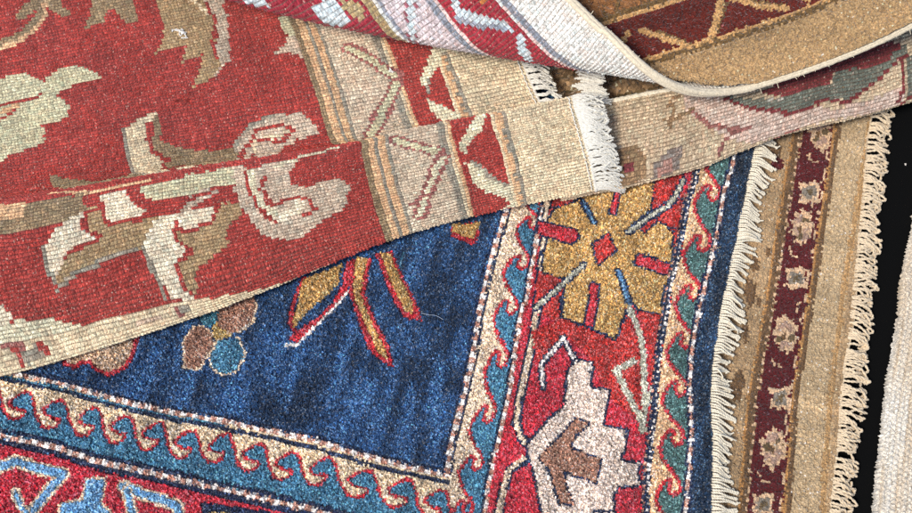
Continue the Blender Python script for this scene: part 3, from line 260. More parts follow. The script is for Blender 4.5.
   ["P","cream5",[164.7,58.4,161.9,60.4,159.9,63.2,161.1,66.1,162.9,66.3,165.0,67.2,169.0,64.3,168.0,60.2]],
   ["P","gbrown",[161.7,58.1,159.5,58.6,156.8,60.4,159.0,61.5,162.0,63.1,163.7,61.2,163.9,59.7]],
   ["L","cream5",1.8,[137.6,68.4,130.7,64.8,130.5,59.1]],
   ["L","cream5",1.6,[188.4,51.4,198.4,49.6]],
   ["P","cream5",[108.2,68.2,108.2,64.2,108.3,63.2,107.8,62.7,107.7,58.8,109.0,59.5,109.8,55.6,110.3,55.8,112.1,54.0,112.5,51.7,111.5,50.1,111.2,49.4,112.1,47.9,107.8,46.9,104.9,47.3,103.6,48.9,102.1,48.8,100.0,46.6,96.7,45.5,92.5,45.9,91.4,44.1,91.6,47.6,91.3,48.1,89.8,50.5,91.4,52.2,89.8,54.1,88.5,54.6,87.0,57.8,88.4,58.9,89.0,60.5,88.5,63.2,88.1,63.1,88.2,64.9,91.3,64.2,92.2,65.7,96.0,63.8,97.4,63.4,101.1,63.6,102.7,65.6,105.6,67.4]],
   ["P","grey",[104.3,63.3,104.3,58.8,105.5,57.1,106.8,53.3,107.5,51.1,103.2,51.4,100.1,50.3,97.3,50.7,93.7,50.0,93.6,52.0,93.0,55.4,92.7,57.5,91.6,61.4,95.5,60.8,97.6,62.3,101.9,61.5]],
   ["P","olive2",[101.7,58.7,102.5,56.8,102.2,55.7,102.9,55.1,103.2,52.8,101.7,53.4,99.2,52.7,97.6,53.7,96.0,53.7,94.9,55.1,95.4,56.2,96.9,57.2,96.5,58.1,97.5,59.3,98.1,58.7,99.7,58.0]],
   ["P","maroon",[99.0,66.5,97.8,63.3,95.2,66.0]],
   ["P","cream5",[71.8,58.2,71.4,58.0,69.5,58.0,69.0,56.4,65.2,56.0,67.7,53.5,66.4,52.4,67.5,50.1,68.5,49.9,67.4,49.3,64.7,49.4,63.1,48.7,59.0,48.8,57.7,48.7,58.9,46.5,57.9,45.8,55.7,45.1,54.4,46.2,53.4,45.4,50.8,47.2,49.3,47.0,49.0,46.9,47.5,45.1,46.7,45.1,43.6,45.4,42.5,46.8,41.2,47.8,39.9,49.3,40.3,50.7,37.9,49.9,36.8,49.7,34.6,50.3,32.9,50.2,33.9,50.6,34.4,51.7,32.9,53.8,33.1,55.3,30.9,55.0,29.7,54.5,29.0,55.2,25.5,55.5,27.4,57.2,28.0,57.9,30.6,59.3,31.8,60.9,30.3,60.6,31.2,61.3,30.9,62.4,30.3,63.9,32.3,64.6,32.9,63.2,35.2,64.6,37.4,64.2,39.4,65.0,40.1,65.7,41.4,68.0,41.8,70.3,41.9,68.7,44.8,67.1,45.7,67.4,48.3,66.0,49.5,67.1,50.1,68.4,51.6,69.6,54.7,70.3,54.9,70.4,55.7,68.7,56.4,67.7,56.0,65.0,58.8,66.2,59.9,66.5,61.2,66.2,63.3,67.6,63.0,66.1,62.8,64.8,63.2,62.6,64.2,61.1,66.9,60.7,67.8,61.0,69.4,59.5]],
   ["P","mauve",[60.7,53.5,57.2,53.6,55.0,56.0,55.5,58.9,57.6,60.0,60.9,61.0,63.0,59.7,64.0,56.8,64.1,54.2]],
   ["P","olive2",[55.4,48.3,51.9,50.6,52.0,51.9,49.5,54.4,51.9,56.0,54.7,57.4,55.9,55.4,59.5,52.8,56.4,51.6]],
   ["P","mauve",[45.8,48.0,43.8,49.5,41.7,51.0,40.0,52.9,43.2,55.3,45.7,56.3,49.0,54.5,48.8,52.0,48.5,50.4]],
   ["P","mauve",[39.4,52.3,36.2,52.4,33.6,54.1,34.7,56.8,36.8,59.2,39.1,57.5,41.4,57.4,42.2,55.4,42.4,52.7]],
   ["P","mauve",[41.0,57.2,38.0,57.5,38.2,59.2,34.8,61.7,38.7,63.3,40.9,64.7,44.1,62.2,44.7,59.9,42.4,58.9]],
   ["P","olive2",[49.5,58.7,45.5,59.8,44.2,62.0,44.6,63.6,46.8,65.8,48.8,67.7,50.6,64.7,54.4,63.3,52.7,60.6]],
   ["P","mauve",[58.4,56.9,55.8,59.4,54.5,60.6,52.5,63.3,55.2,64.5,58.0,66.3,61.3,63.3,63.2,61.8,60.1,60.0]],
   ["P","cream5",[52.6,49.0,48.9,49.7,48.2,52.3,48.6,55.3,51.1,55.6,53.4,55.4,54.7,53.0,55.2,49.2]],
   ["P","gbrown",[47.8,56.4,45.7,57.4,44.7,59.7,44.8,61.6,48.6,61.6,49.8,60.4,50.6,58.3]],
   ["L","cream5",1.8,[23.9,67.6,17.2,63.8,17.0,58.0]],
   ["L","cream5",1.6,[74.1,50.1,83.9,48.3]],
   ["P","cream5",[2.3,71.8,2.5,70.0,2.2,67.1,1.7,65.5,2.0,63.2,4.1,62.7,6.1,61.3,5.8,59.0,7.8,57.4,6.8,57.0,8.1,54.2,6.7,53.0,6.8,52.0,3.2,51.4,1.6,51.2,0.8,52.3,-3.1,52.1,-5.8,52.5,-7.5,49.7,-9.7,50.5,-13.1,49.7,-12.1,51.1,-12.5,52.4,-11.8,54.5,-11.7,56.3,-13.5,58.2,-14.4,59.4,-14.0,61.1,-15.0,62.8,-15.5,64.1,-15.9,66.0,-15.3,66.9,-13.9,68.3,-12.9,69.8,-11.1,69.4,-7.4,68.8,-6.5,67.4,-4.5,69.1,-2.1,69.6,0.9,68.9]],
   ["P","grey",[-0.5,65.6,1.3,63.8,0.6,60.6,2.6,58.3,3.1,54.6,-0.8,54.3,-2.6,55.2,-5.4,54.4,-8.8,54.4,-8.8,56.2,-10.6,60.2,-10.7,62.6,-10.4,64.3,-8.6,65.7,-4.9,65.0,-2.4,65.6]],
   ["P","olive2",[-2.3,62.7,-2.2,61.0,-1.1,59.5,-1.0,58.4,-0.9,56.9,-3.0,57.8,-3.7,57.0,-6.7,57.8,-8.9,57.7,-8.0,58.7,-7.6,60.3,-8.1,61.9,-7.5,63.2,-6.3,63.2,-5.6,62.8,-4.6,62.3]],
   ["P","maroon",[-4.8,70.3,-6.0,67.2,-8.4,69.8]],
   ["P","cream5",[416.1,52.9,414.7,53.6,414.2,52.9,412.0,54.5,409.6,55.9,410.2,57.0,410.2,58.5,409.8,58.3,408.9,61.0,406.6,59.7,405.8,58.7,402.8,59.6,400.5,60.1,398.6,59.9,396.9,60.1,396.0,60.9,393.8,62.8,392.5,62.1,390.4,60.4,391.3,58.9,388.2,57.7,388.2,58.1,385.2,59.7,384.2,59.2,382.5,60.2,381.2,58.4,380.1,56.3,379.6,55.3,378.9,54.0,378.7,53.2,377.0,53.7,374.3,53.2,373.5,53.0,373.6,51.1,372.5,50.7,374.0,48.7,375.9,47.7,373.9,48.0,372.2,46.9,368.2,45.7,368.4,44.6,368.7,44.9,371.5,42.8,373.5,44.0,375.4,43.7,376.3,40.7,374.7,40.5,374.9,38.0,374.5,38.0,378.0,39.2,379.3,38.4,382.2,39.0,382.8,41.7,383.5,38.8,387.6,38.2,388.4,37.3,388.6,37.0,390.3,36.6,392.0,37.8,394.7,38.6,394.3,39.7,398.1,39.7,400.1,40.0,402.5,38.5,402.5,37.1,402.9,37.9,402.8,40.5,405.3,41.3,404.9,44.5,406.9,42.1,408.9,42.3,410.9,42.6,412.6,42.1,411.1,43.2,411.7,44.7,409.7,47.7,409.8,48.2,412.1,50.6,414.4,49.5,415.4,52.1]],
   ["P","mauve",[381.5,44.1,379.1,46.3,377.0,47.3,377.8,49.9,377.8,50.7,380.9,52.8,383.8,50.7,385.3,48.3,384.1,45.5]],
   ["P","olive2",[386.2,49.5,381.8,50.3,383.0,52.1,382.2,54.7,382.7,56.7,386.0,54.9,389.8,54.9,388.6,52.7,388.6,49.9]],
   ["P","mauve",[396.7,49.7,393.0,50.9,391.3,53.1,390.7,54.7,392.7,58.5,397.1,57.6,400.8,56.7,398.3,53.8,400.0,52.9]],
   ["P","mauve",[404.1,49.1,400.8,48.3,398.3,50.2,397.5,53.3,401.7,55.7,404.9,54.7,406.0,52.8,410.2,51.4,408.1,48.7]],
   ["P","mauve",[404.0,42.6,400.3,43.5,399.5,46.1,397.1,48.1,401.2,49.1,403.5,49.2,405.9,48.6,405.6,46.6,405.6,45.6]],
   ["P","olive2",[395.5,39.4,392.6,41.4,390.7,42.8,391.7,45.5,392.0,46.2,395.4,47.7,397.7,45.1,401.1,43.5,397.3,40.8]],
   ["P","mauve",[385.3,41.2,381.4,41.4,380.0,43.4,381.0,45.5,382.1,47.5,384.8,48.6,388.7,46.8,388.1,43.9,387.2,41.0]],
   ["P","cream5",[393.7,50.9,391.8,50.5,387.2,53.3,390.4,55.6,391.7,59.6,395.5,56.9,396.6,54.3,397.2,52.2]],
   ["P","gbrown",[391.0,47.9,388.4,48.8,385.4,50.6,388.9,52.9,391.9,53.7,394.7,51.6,393.2,50.1]],
   ["L","cream5",1.8,[365.0,58.8,357.4,55.2,357.1,49.5]],
   ["L","cream5",1.6,[419.8,41.5,430.6,39.7]],
   ["P","cream5",[-34.5,64.3,-34.4,65.1,-35.9,65.3,-36.9,65.1,-39.9,64.9,-39.7,68.0,-39.2,69.1,-39.6,69.6,-40.7,70.5,-40.9,70.8,-44.1,69.4,-45.5,68.6,-47.8,70.0,-48.6,69.4,-48.5,70.7,-50.4,70.5,-50.7,71.3,-53.0,71.8,-54.4,71.3,-54.5,70.5,-54.7,69.4,-57.0,70.0,-57.8,68.7,-59.1,69.6,-60.1,70.0,-59.7,67.9,-61.8,67.6,-60.9,64.7,-61.9,63.4,-61.8,63.3,-64.0,63.2,-65.9,64.1,-66.7,63.8,-67.3,63.2,-64.8,61.2,-65.8,60.8,-65.4,58.6,-66.9,59.4,-66.4,58.1,-68.2,58.5,-70.6,58.1,-69.1,57.1,-68.1,57.1,-66.2,55.3,-64.2,55.1,-65.4,54.8,-64.6,53.9,-63.8,53.0,-65.2,50.6,-63.6,51.7,-61.4,51.5,-59.5,52.3,-58.1,54.2,-56.6,53.6,-56.8,51.0,-55.5,51.5,-53.8,49.1,-52.5,50.6,-50.9,51.0,-49.8,51.7,-50.6,53.7,-47.6,53.3,-45.8,53.0,-46.2,52.1,-43.4,50.6,-44.5,53.1,-44.1,53.3,-42.3,54.7,-43.8,56.6,-40.9,56.4,-39.5,55.9,-39.2,55.9,-38.0,55.4,-37.3,57.6,-37.8,57.2,-38.4,58.7,-40.1,60.6,-38.0,61.7,-35.4,62.2,-34.5,64.0]],
   ["P","mauve",[-45.4,53.5,-47.8,55.6,-48.2,56.7,-50.5,58.2,-48.1,59.7,-45.7,60.2,-44.7,58.8,-43.8,56.8,-44.2,55.6]],
   ["P","olive2",[-53.1,52.9,-54.9,53.0,-56.0,55.1,-56.8,56.5,-56.0,58.5,-53.5,59.9,-52.0,57.8,-49.5,55.8,-51.6,53.0]],
   ["P","mauve",[-58.9,54.0,-61.3,55.1,-64.0,57.1,-63.3,58.5,-61.2,59.6,-59.5,60.9,-56.8,59.3,-56.0,58.0,-56.8,56.2]],
   ["P","mauve",[-59.4,60.1,-61.7,59.5,-61.8,61.2,-64.3,63.4,-61.1,64.0,-59.0,64.5,-57.4,63.3,-55.2,62.1,-57.1,60.5]],
   ["P","mauve",[-53.5,63.1,-54.5,62.0,-57.1,64.2,-56.6,66.5,-55.8,67.0,-52.8,66.7,-50.8,67.5,-50.5,64.6,-50.8,63.7]],
   ["P","olive2",[-46.0,62.8,-48.4,62.8,-51.0,63.5,-48.7,65.8,-48.1,66.0,-45.8,67.4,-44.7,66.0,-42.4,64.7,-43.1,62.1]],
   ["P","mauve",[-42.2,57.7,-45.0,58.8,-46.6,60.1,-46.2,62.2,-44.6,64.7,-42.8,63.1,-41.3,62.9,-38.2,61.3,-41.0,58.5]],
   ["P","cream5",[-50.6,60.8,-52.5,62.5,-53.9,64.6,-54.2,67.6,-52.4,68.4,-49.4,68.4,-47.3,65.4,-48.3,63.7]],
   ["P","gbrown",[-52.9,59.8,-55.1,60.7,-55.9,62.2,-55.1,63.7,-53.2,64.3,-50.7,62.9,-50.4,61.8]],
   ["L","cream5",1.8,[-72.4,69.0,-77.9,65.9,-78.0,61.0]],
   ["L","cream5",1.6,[-31.5,54.4,-23.5,52.9]],
  ],
 },
 'cream': {
  'frame': {"O":[0.37684,-0.24286,0.009],"e1":[0.25162,0.96783,0.0],"e2":[-0.96783,0.25162,0.0]},
  'ops': [
  ],
 },
 'cream_edge': [
   [-58.0,-0.6],
   [0.0,0.0],
   [59.3,1.4],
   [104.1,1.8],
   [156.1,0.1],
   [190.4,-0.9],
   [220.5,0.4],
   [279.8,-4.0],
   [348.1,-7.0],
   [409.4,-9.0],
  ],
 'red': {
  'ctrl': [[[-0.0711,0.6101,0.034],[-0.1246,0.5972,0.0341],[-0.1781,0.5845,0.0342],[-0.2316,0.5717,0.0344],[-0.285,0.5586,0.0345],[-0.3383,0.5451,0.0346],[-0.3916,0.5314,0.0348],[-0.4448,0.5175,0.0349],[-0.498,0.5036,0.035],[-0.5512,0.4896,0.0352],[-0.6044,0.4755,0.0353],[-0.6576,0.4615,0.0354],[-0.7107,0.4474,0.0356],[-0.7639,0.4333,0.0357],[-0.8171,0.4192,0.0358],[-0.8702,0.4052,0.036]],[[-0.0177,0.444,0.036],[-0.0712,0.431,0.0362],[-0.1246,0.4179,0.0365],[-0.178,0.4048,0.0367],[-0.2315,0.3919,0.037],[-0.285,0.379,0.0372],[-0.3384,0.3662,0.0375],[-0.3919,0.3535,0.0378],[-0.4454,0.3407,0.038],[-0.4989,0.328,0.0383],[-0.5525,0.3152,0.0386],[-0.606,0.3025,0.0388],[-0.6595,0.2898,0.0391],[-0.713,0.2771,0.0394],[-0.7665,0.2644,0.0396],[-0.82,0.2516,0.0399]],[[0.0328,0.2982,0.04],[-0.0208,0.2856,0.0403],[-0.0743,0.2732,0.0406],[-0.1279,0.2606,0.0409],[-0.1813,0.2475,0.0412],[-0.2345,0.2337,0.0415],[-0.2875,0.2188,0.0419],[-0.3403,0.2036,0.0422],[-0.3933,0.1889,0.0425],[-0.4466,0.1753,0.0428],[-0.5003,0.1635,0.0431],[-0.5543,0.1527,0.0435],[-0.6083,0.1426,0.0438],[-0.6625,0.133,0.0442],[-0.7166,0.1234,0.0445],[-0.7708,0.1137,0.0448]],[[0.0604,0.2161,0.049],[0.0068,0.2038,0.0492],[-0.0468,0.1915,0.0495],[-0.1004,0.1792,0.0497],[-0.154,0.1667,0.05],[-0.2074,0.1538,0.0502],[-0.2608,0.1404,0.0505],[-0.3141,0.1268,0.0507],[-0.3675,0.1137,0.051],[-0.4211,0.1014,0.0513],[-0.475,0.0904,0.0515],[-0.5291,0.0803,0.0518],[-0.5833,0.071,0.052],[-0.6375,0.0621,0.0523],[-0.6918,0.0534,0.0526],[-0.7461,0.0445,0.0529]],[[0.0824,0.1434,0.058],[0.0292,0.1297,0.0581],[-0.0243,0.1169,0.0582],[-0.078,0.1048,0.0584],[-0.132,0.0943,0.0585],[-0.1862,0.0849,0.0586],[-0.2404,0.0757,0.0587],[-0.2945,0.0661,0.0589],[-0.3484,0.0551,0.059],[-0.4022,0.0437,0.0591],[-0.4564,0.0339,0.0593],[-0.5106,0.0251,0.0594],[-0.565,0.0165,0.0595],[-0.6193,0.0082,0.0597],[-0.6737,-0.0001,0.0598],[-0.7281,-0.0084,0.0599]],[[0.0949,0.1216,0.054],[0.0408,0.1116,0.0544],[-0.0137,0.1047,0.0549],[-0.0686,0.1006,0.0553],[-0.1231,0.0939,0.0557],[-0.1774,0.0851,0.0562],[-0.2316,0.0755,0.0566],[-0.2856,0.0655,0.057],[-0.3396,0.0546,0.0575],[-0.3933,0.0429,0.0579],[-0.4473,0.0327,0.0584],[-0.5016,0.0235,0.0588],[-0.5559,0.0148,0.0593],[-0.6102,0.0062,0.0598],[-0.6645,-0.0022,0.0602],[-0.7189,-0.0107,0.0607]],[[0.0986,0.126,0.06],[0.0442,0.118,0.0602],[-0.0101,0.1089,0.0605],[-0.0641,0.0987,0.0607],[-0.1182,0.0887,0.061],[-0.1724,0.0793,0.0612],[-0.2266,0.0699,0.0615],[-0.2807,0.0602,0.0617],[-0.3347,0.0495,0.062],[-0.3884,0.038,0.0622],[-0.4425,0.0277,0.0625],[-0.4967,0.0187,0.0628],[-0.551,0.0101,0.063],[-0.6054,0.0016,0.0633],[-0.6598,-0.0067,0.0635],[-0.7141,-0.015,0.0638]],[[0.1122,0.1348,0.079],[0.0588,0.1214,0.0783],[0.0051,0.1098,0.0777],[-0.0486,0.098,0.077],[-0.1016,0.0836,0.0764],[-0.1556,0.0729,0.0757],[-0.2098,0.0633,0.075],[-0.2639,0.0538,0.0743],[-0.3179,0.0434,0.0736],[-0.3717,0.032,0.0729],[-0.4257,0.0216,0.0722],[-0.48,0.0129,0.0715],[-0.5344,0.0047,0.0708],[-0.5888,-0.0031,0.0701],[-0.6433,-0.0109,0.0694],[-0.6977,-0.0186,0.0687]],[[0.115,0.1192,0.084],[0.0618,0.1055,0.0834],[0.0082,0.0931,0.0828],[-0.0456,0.0818,0.0822],[-0.0991,0.0688,0.0816],[-0.153,0.0582,0.081],[-0.2071,0.0482,0.0803],[-0.2612,0.0382,0.0797],[-0.3151,0.0274,0.0791],[-0.3688,0.0156,0.0785],[-0.4228,0.0048,0.0778],[-0.477,-0.0042,0.0772],[-0.5313,-0.0127,0.0765],[-0.5857,-0.0209,0.0759],[-0.6401,-0.029,0.0752],[-0.6945,-0.0371,0.0746]],[[0.1218,0.0908,0.081],[0.0688,0.0762,0.0807],[0.0158,0.0614,0.0804],[-0.0373,0.047,0.0801],[-0.0906,0.0334,0.0798],[-0.1441,0.0208,0.0795],[-0.1977,0.0086,0.0792],[-0.2513,-0.0038,0.0789],[-0.3046,-0.0172,0.0786],[-0.3575,-0.0325,0.0782],[-0.4106,-0.0465,0.0779],[-0.4645,-0.0574,0.0776],[-0.5186,-0.0675,0.0773],[-0.5728,-0.0771,0.0769],[-0.627,-0.0864,0.0766],[-0.6812,-0.0957,0.0763]],[[0.13,0.0669,0.065],[0.0769,0.0525,0.0649],[0.0238,0.0381,0.0649],[-0.0292,0.0235,0.0648],[-0.0821,0.0084,0.0648],[-0.1348,-0.0074,0.0647],[-0.1874,-0.0236,0.0646],[-0.24,-0.0396,0.0646],[-0.2925,-0.0559,0.0645],[-0.345,-0.0723,0.0645],[-0.3979,-0.0874,0.0644],[-0.4513,-0.1004,0.0643],[-0.505,-0.1123,0.0643],[-0.5589,-0.1236,0.0642],[-0.6128,-0.1346,0.0641],[-0.6667,-0.1455,0.0641]],[[0.135,0.0553,0.048],[0.0813,0.043,0.0478],[0.028,0.0296,0.0475],[-0.0248,0.0141,0.0473],[-0.0769,-0.0033,0.0471],[-0.1281,-0.0234,0.0468],[-0.1786,-0.0451,0.0466],[-0.2303,-0.064,0.0464],[-0.2831,-0.0793,0.0461],[-0.3363,-0.0932,0.0459],[-0.3899,-0.1058,0.0456],[-0.4437,-0.117,0.0454],[-0.4976,-0.1279,0.0451],[-0.5516,-0.1386,0.0448],[-0.6055,-0.1493,0.0446],[-0.6595,-0.1599,0.0443]],[[0.1366,0.053,0.04],[0.0829,0.0413,0.0395],[0.0293,0.0289,0.039],[-0.0236,0.0139,0.0384],[-0.0754,-0.0045,0.0379],[-0.1256,-0.027,0.0374],[-0.1754,-0.0503,0.0369],[-0.2259,-0.0721,0.0364],[-0.2773,-0.0916,0.0358],[-0.3292,-0.1098,0.0353],[-0.3815,-0.1268,0.0347],[-0.4347,-0.1409,0.0341],[-0.4882,-0.1535,0.0336],[-0.5418,-0.1657,0.033],[-0.5955,-0.1776,0.0324],[-0.6492,-0.1895,0.0318]],[[0.1356,0.0606,0.034],[0.0817,0.0496,0.0336],[0.0282,0.0369,0.0332],[-0.0246,0.0218,0.0329],[-0.0764,0.0032,0.0325],[-0.1266,-0.0193,0.0321],[-0.1766,-0.0422,0.0318],[-0.2272,-0.0637,0.0314],[-0.2786,-0.0834,0.031],[-0.3304,-0.1017,0.0306],[-0.3826,-0.1189,0.0302],[-0.4357,-0.1332,0.0298],[-0.4893,-0.1459,0.0294],[-0.5429,-0.1581,0.0289],[-0.5965,-0.1702,0.0285],[-0.6502,-0.1821,0.0281]],[[0.1331,0.0904,0.033],[0.0796,0.0777,0.0327],[0.0262,0.0644,0.0324],[-0.0266,0.0491,0.0321],[-0.0782,0.0301,0.0317],[-0.1284,0.0078,0.0314],[-0.1788,-0.0144,0.0311],[-0.2296,-0.0355,0.0308],[-0.2809,-0.0553,0.0305],[-0.3326,-0.074,0.0301],[-0.3847,-0.0916,0.0298],[-0.4378,-0.1057,0.0295],[-0.4915,-0.1175,0.0291],[-0.5454,-0.1288,0.0288],[-0.5993,-0.1398,0.0284],[-0.6532,-0.1506,0.028]]],
  'kb': [0.0,0.1704,0.3255,0.4065,0.4729,0.4845,0.4927,0.5139,0.5315,0.5766,0.6167,0.6421,0.6607,0.67,0.6984],
  'ka': [0.0,0.055,0.11,0.165,0.22,0.275,0.33,0.385,0.44,0.495,0.55,0.605,0.66,0.715,0.77,0.825],
  'ops': [
   ["A","rcream",0,68],
   ["A","rgrey",68,73],
   ["A","rpeach",73,79],
   ["A","rcream",79,82],
   ["A","rred",82,122],
   ["A","rpeach",122,127],
   ["A","rcream",127,130],
   ["A","rgrey",130,136],
   ["A","rbeige",136,183],
   ["A","rgrey",183,188],
   ["A","rpeach",188,193],
   ["A","rgrey",193,198],
   ["A","rpeach",198,203],
   ["A","rolive",203,211],
   ["P","rgreen",[559.0,312.0,510.0,319.0,496.0,314.0,482.0,316.0,471.0,329.0,468.0,333.0,463.0,325.0,447.0,319.0,429.0,321.0,416.0,334.0,411.0,346.0,431.0,344.0,452.0,348.0,459.0,352.0,450.0,365.0,452.0,382.0,461.0,387.0,478.0,389.0,477.0,399.0,478.0,409.0,487.0,417.0,512.0,421.0,524.0,428.0,573.0,435.0]],
   ["L","rred",3,[530.0,354.0,515.0,351.0,500.0,350.0,475.0,348.0]],
   ["L","rpeach",6,[527.0,366.0,511.0,359.0,498.0,355.0]],
   ["L","rred",2,[523.0,377.0,515.0,369.0,502.0,362.0]],
   ["L","rpeach",8,[511.0,279.0,487.0,277.0,467.0,265.0,454.0,249.0,448.0,231.0]],
   ["L","rolive",7,[510.0,274.0,491.0,272.0,472.0,263.0,458.0,248.0,452.0,224.0]],
   ["P","rolive",[482.0,249.0,475.0,238.0,460.0,228.0,449.0,211.0,463.0,247.0,474.0,248.0]],
   ["P","rolive",[446.0,232.0,440.0,206.0,429.0,216.0,432.0,241.0,424.0,256.0,436.0,255.0,445.0,243.0]],
   ["P","rolive",[401.0,243.0,392.0,218.0,354.0,228.0,361.0,264.0,361.0,284.0,374.0,281.0,379.0,266.0,386.0,259.0,396.0,274.0,414.0,278.0,406.0,262.0]],
   ["P","rmauve",[298.0,271.0,291.0,252.0,270.0,257.0,270.0,300.0,284.0,357.0,301.0,372.0,310.0,375.0,302.0,355.0,294.0,341.0,284.0,320.0,285.0,295.0]],
   ["P","rtan",[336.0,260.0,334.0,233.0,291.0,244.0,288.0,274.0,285.0,295.0,290.0,325.0,293.0,347.0,292.0,361.0,307.0,374.0,326.0,380.0,314.0,358.0,307.0,342.0,329.0,346.0,320.0,326.0,355.0,328.0,339.0,310.0,337.0,287.0]],
   ["L","rred",3.4,[289.0,277.0,284.0,302.0,295.0,334.0,294.0,351.0]],
   ["L","rcream",3.5,[302.0,266.0,294.0,279.0,291.0,290.0]],
   ["P","rcream",[402.0,415.0,385.0,407.0,366.0,401.0,367.0,406.0,376.0,413.0,380.0,425.0,381.0,448.0,370.0,467.0,356.0,483.0,351.0,492.0,375.0,492.0,399.0,492.0,409.0,487.0,401.0,450.0]],
   ["L","rgrey",2.4,[402.0,416.0,402.0,449.0,402.0,472.0,402.0,492.0]],
   ["P","rolive",[373.0,411.0,367.0,406.0,370.0,438.0,348.0,454.0,323.0,462.0,303.0,468.0,317.0,492.0,339.0,492.0,353.0,473.0,377.0,492.0,373.0,471.0,360.0,464.0,369.0,459.0,378.0,445.0]],
   ["L","rred",2.2,[380.0,413.0,381.0,432.0,379.0,448.0,368.0,464.0,373.0,474.0,377.0,492.0,365.0,477.0,345.0,477.0,339.0,492.0]],
   ["P","rolive",[479.0,456.0,451.0,473.0,433.0,488.0,406.0,480.0,402.0,492.0,418.0,492.0,459.0,492.0,481.0,489.0,480.0,473.0]],
   ["L","rmauve",13,[305.0,482.0,296.0,463.0,280.0,445.0,256.0,438.0,232.0,442.0,224.0,455.0,236.0,457.0]],
   ["P","rmauve",[317.0,492.0,298.0,459.0,277.0,443.0,248.0,437.0,224.0,440.0,217.0,460.0,242.0,463.0,257.0,472.0,278.0,492.0,290.0,492.0,308.0,492.0]],
   ["L","rcream",5.5,[284.0,468.0,282.0,460.0,263.0,456.0,247.0,454.0]],
   ["L","rred",2.6,[311.0,492.0,292.0,464.0,282.0,458.0,277.0,446.0,262.0,443.0,247.0,447.0,238.0,453.0]],
   ["L","rred",2,[286.0,471.0,298.0,492.0]],
   ["L","rred",2,[277.0,459.0,254.0,462.0,247.0,454.0]],
   ["L","rgrey",2,[302.0,462.0,281.0,438.0,255.0,433.0]],
   ["P","rolive",[348.0,452.0,334.0,457.0,316.0,462.0,303.0,459.0,301.0,470.0,315.0,492.0,332.0,492.0,349.0,488.0,355.0,477.0]],
   ["P","rgreen",[220.0,313.0,194.0,320.0,193.0,341.0,217.0,345.0,221.0,334.0]],
   ["P","rmauve",[219.0,344.0,194.0,340.0,178.0,338.0,178.0,365.0,180.0,394.0,183.0,439.0,186.0,431.0,192.0,415.0,206.0,408.0,209.0,385.0,215.0,366.0,239.0,361.0,224.0,353.0]],
   ["A","rcream",0,68],
   ["A","rgrey",68,73],
   ["A","rpeach",73,79],
   ["A","rcream",79,82],
   ["A","rred",82,122],
   ["A","rpeach",122,127],
   ["A","rcream",127,130],
   ["A","rgrey",130,136],
   ["A","rbeige",136,183],
   ["A","rgrey",183,188],
   ["A","rpeach",188,193],
   ["A","rgrey",193,198],
   ["A","rpeach",198,203],
   ["A","rolive",203,211],
   ["L","rred3",13.5,[162.0,372.0,143.0,396.0,127.0,415.0]],
   ["L","rgreen",7.5,[164.0,372.0,143.0,396.0,129.0,413.0]],
   ["L","rred3",13.5,[128.0,423.0,143.0,440.0,163.0,463.0,176.0,482.0]],
   ["L","rgreen",7.5,[128.0,423.0,143.0,440.0,163.0,463.0,176.0,482.0]],
   ["L","rbeige",3,[160.0,366.0,168.0,357.0]],
   ["P","rcream2",[83.0,392.0,74.0,398.0,82.0,413.0,95.0,426.0,100.0,435.0,106.0,428.0,102.0,418.0,92.0,406.0]],
   ["P","rcream2",[107.0,446.0,97.0,452.0,77.0,470.0,78.0,478.0,91.0,476.0,102.0,465.0]],
   ["P","rcream2",[79.0,395.0,64.0,375.0,59.0,383.0,71.0,400.0]],
   ["L","rgrey",1.5,[96.0,427.0,102.0,441.0]],
   ["L","rred3",13.5,[178.0,526.0,157.0,539.0,139.0,553.0]],
   ["L","rgreen",7.5,[178.0,526.0,157.0,540.0,140.0,552.0]],
   ["L","rred3",13.5,[137.0,561.0,162.0,604.0,172.0,627.0]],
   ["L","rcream2",6.5,[137.0,561.0,162.0,604.0,172.0,627.0]],
   ["L","rred3",4,[178.0,612.0,151.0,601.0]],
   ["P","rcream2",[89.0,505.0,74.0,499.0,95.0,535.0,109.0,550.0,114.0,563.0,120.0,553.0,116.0,540.0,108.0,529.0]],
   ["P","rcream2",[118.0,572.0,107.0,582.0,98.0,600.0,83.0,620.0,81.0,640.0,83.0,660.0,88.0,633.0,104.0,620.0,114.0,603.0,117.0,588.0]],
   ["L","rgrey",2.2,[110.0,574.0,99.0,596.0,84.0,616.0]],
   ["P","rcream2",[80.0,649.0,93.0,660.0,111.0,660.0,117.0,660.0,99.0,660.0,85.0,643.0]],
   ["P","rgreen",[422.0,526.0,389.0,526.0,338.0,526.0,340.0,544.0,402.0,546.0,418.0,541.0]],
   ["L","rpeach",5,[503.0,506.0,477.0,520.0,448.0,521.0,413.0,521.0]],
   ["P","rolive",[600.0,524.0,553.0,525.0,529.0,519.0,477.0,521.0,473.0,541.0,500.0,550.0,554.0,548.0,599.0,548.0]],
   ["P","rpeach",[599.0,510.0,554.0,514.0,530.0,517.0,530.0,533.0,553.0,536.0,599.0,534.0]],
   ["P","rwhite",[477.0,542.0,476.0,560.0,464.0,571.0,495.0,574.0,504.0,588.0,511.0,593.0,515.0,583.0,514.0,565.0,501.0,551.0]],
   ["P","rwhite",[459.0,528.0,436.0,527.0,432.0,540.0,415.0,557.0,450.0,560.0,458.0,552.0]],
   ["P","rtan",[472.0,538.0,459.0,537.0,458.0,556.0,452.0,563.0,425.0,563.0,411.0,560.0,407.0,564.0,426.0,590.0,435.0,591.0,459.0,591.0,485.0,591.0,509.0,603.0,511.0,596.0,496.0,580.0,465.0,573.0,474.0,558.0]],
   ["L","rgrey",2.6,[511.0,604.0,492.0,594.0,459.0,591.0,431.0,592.0]],
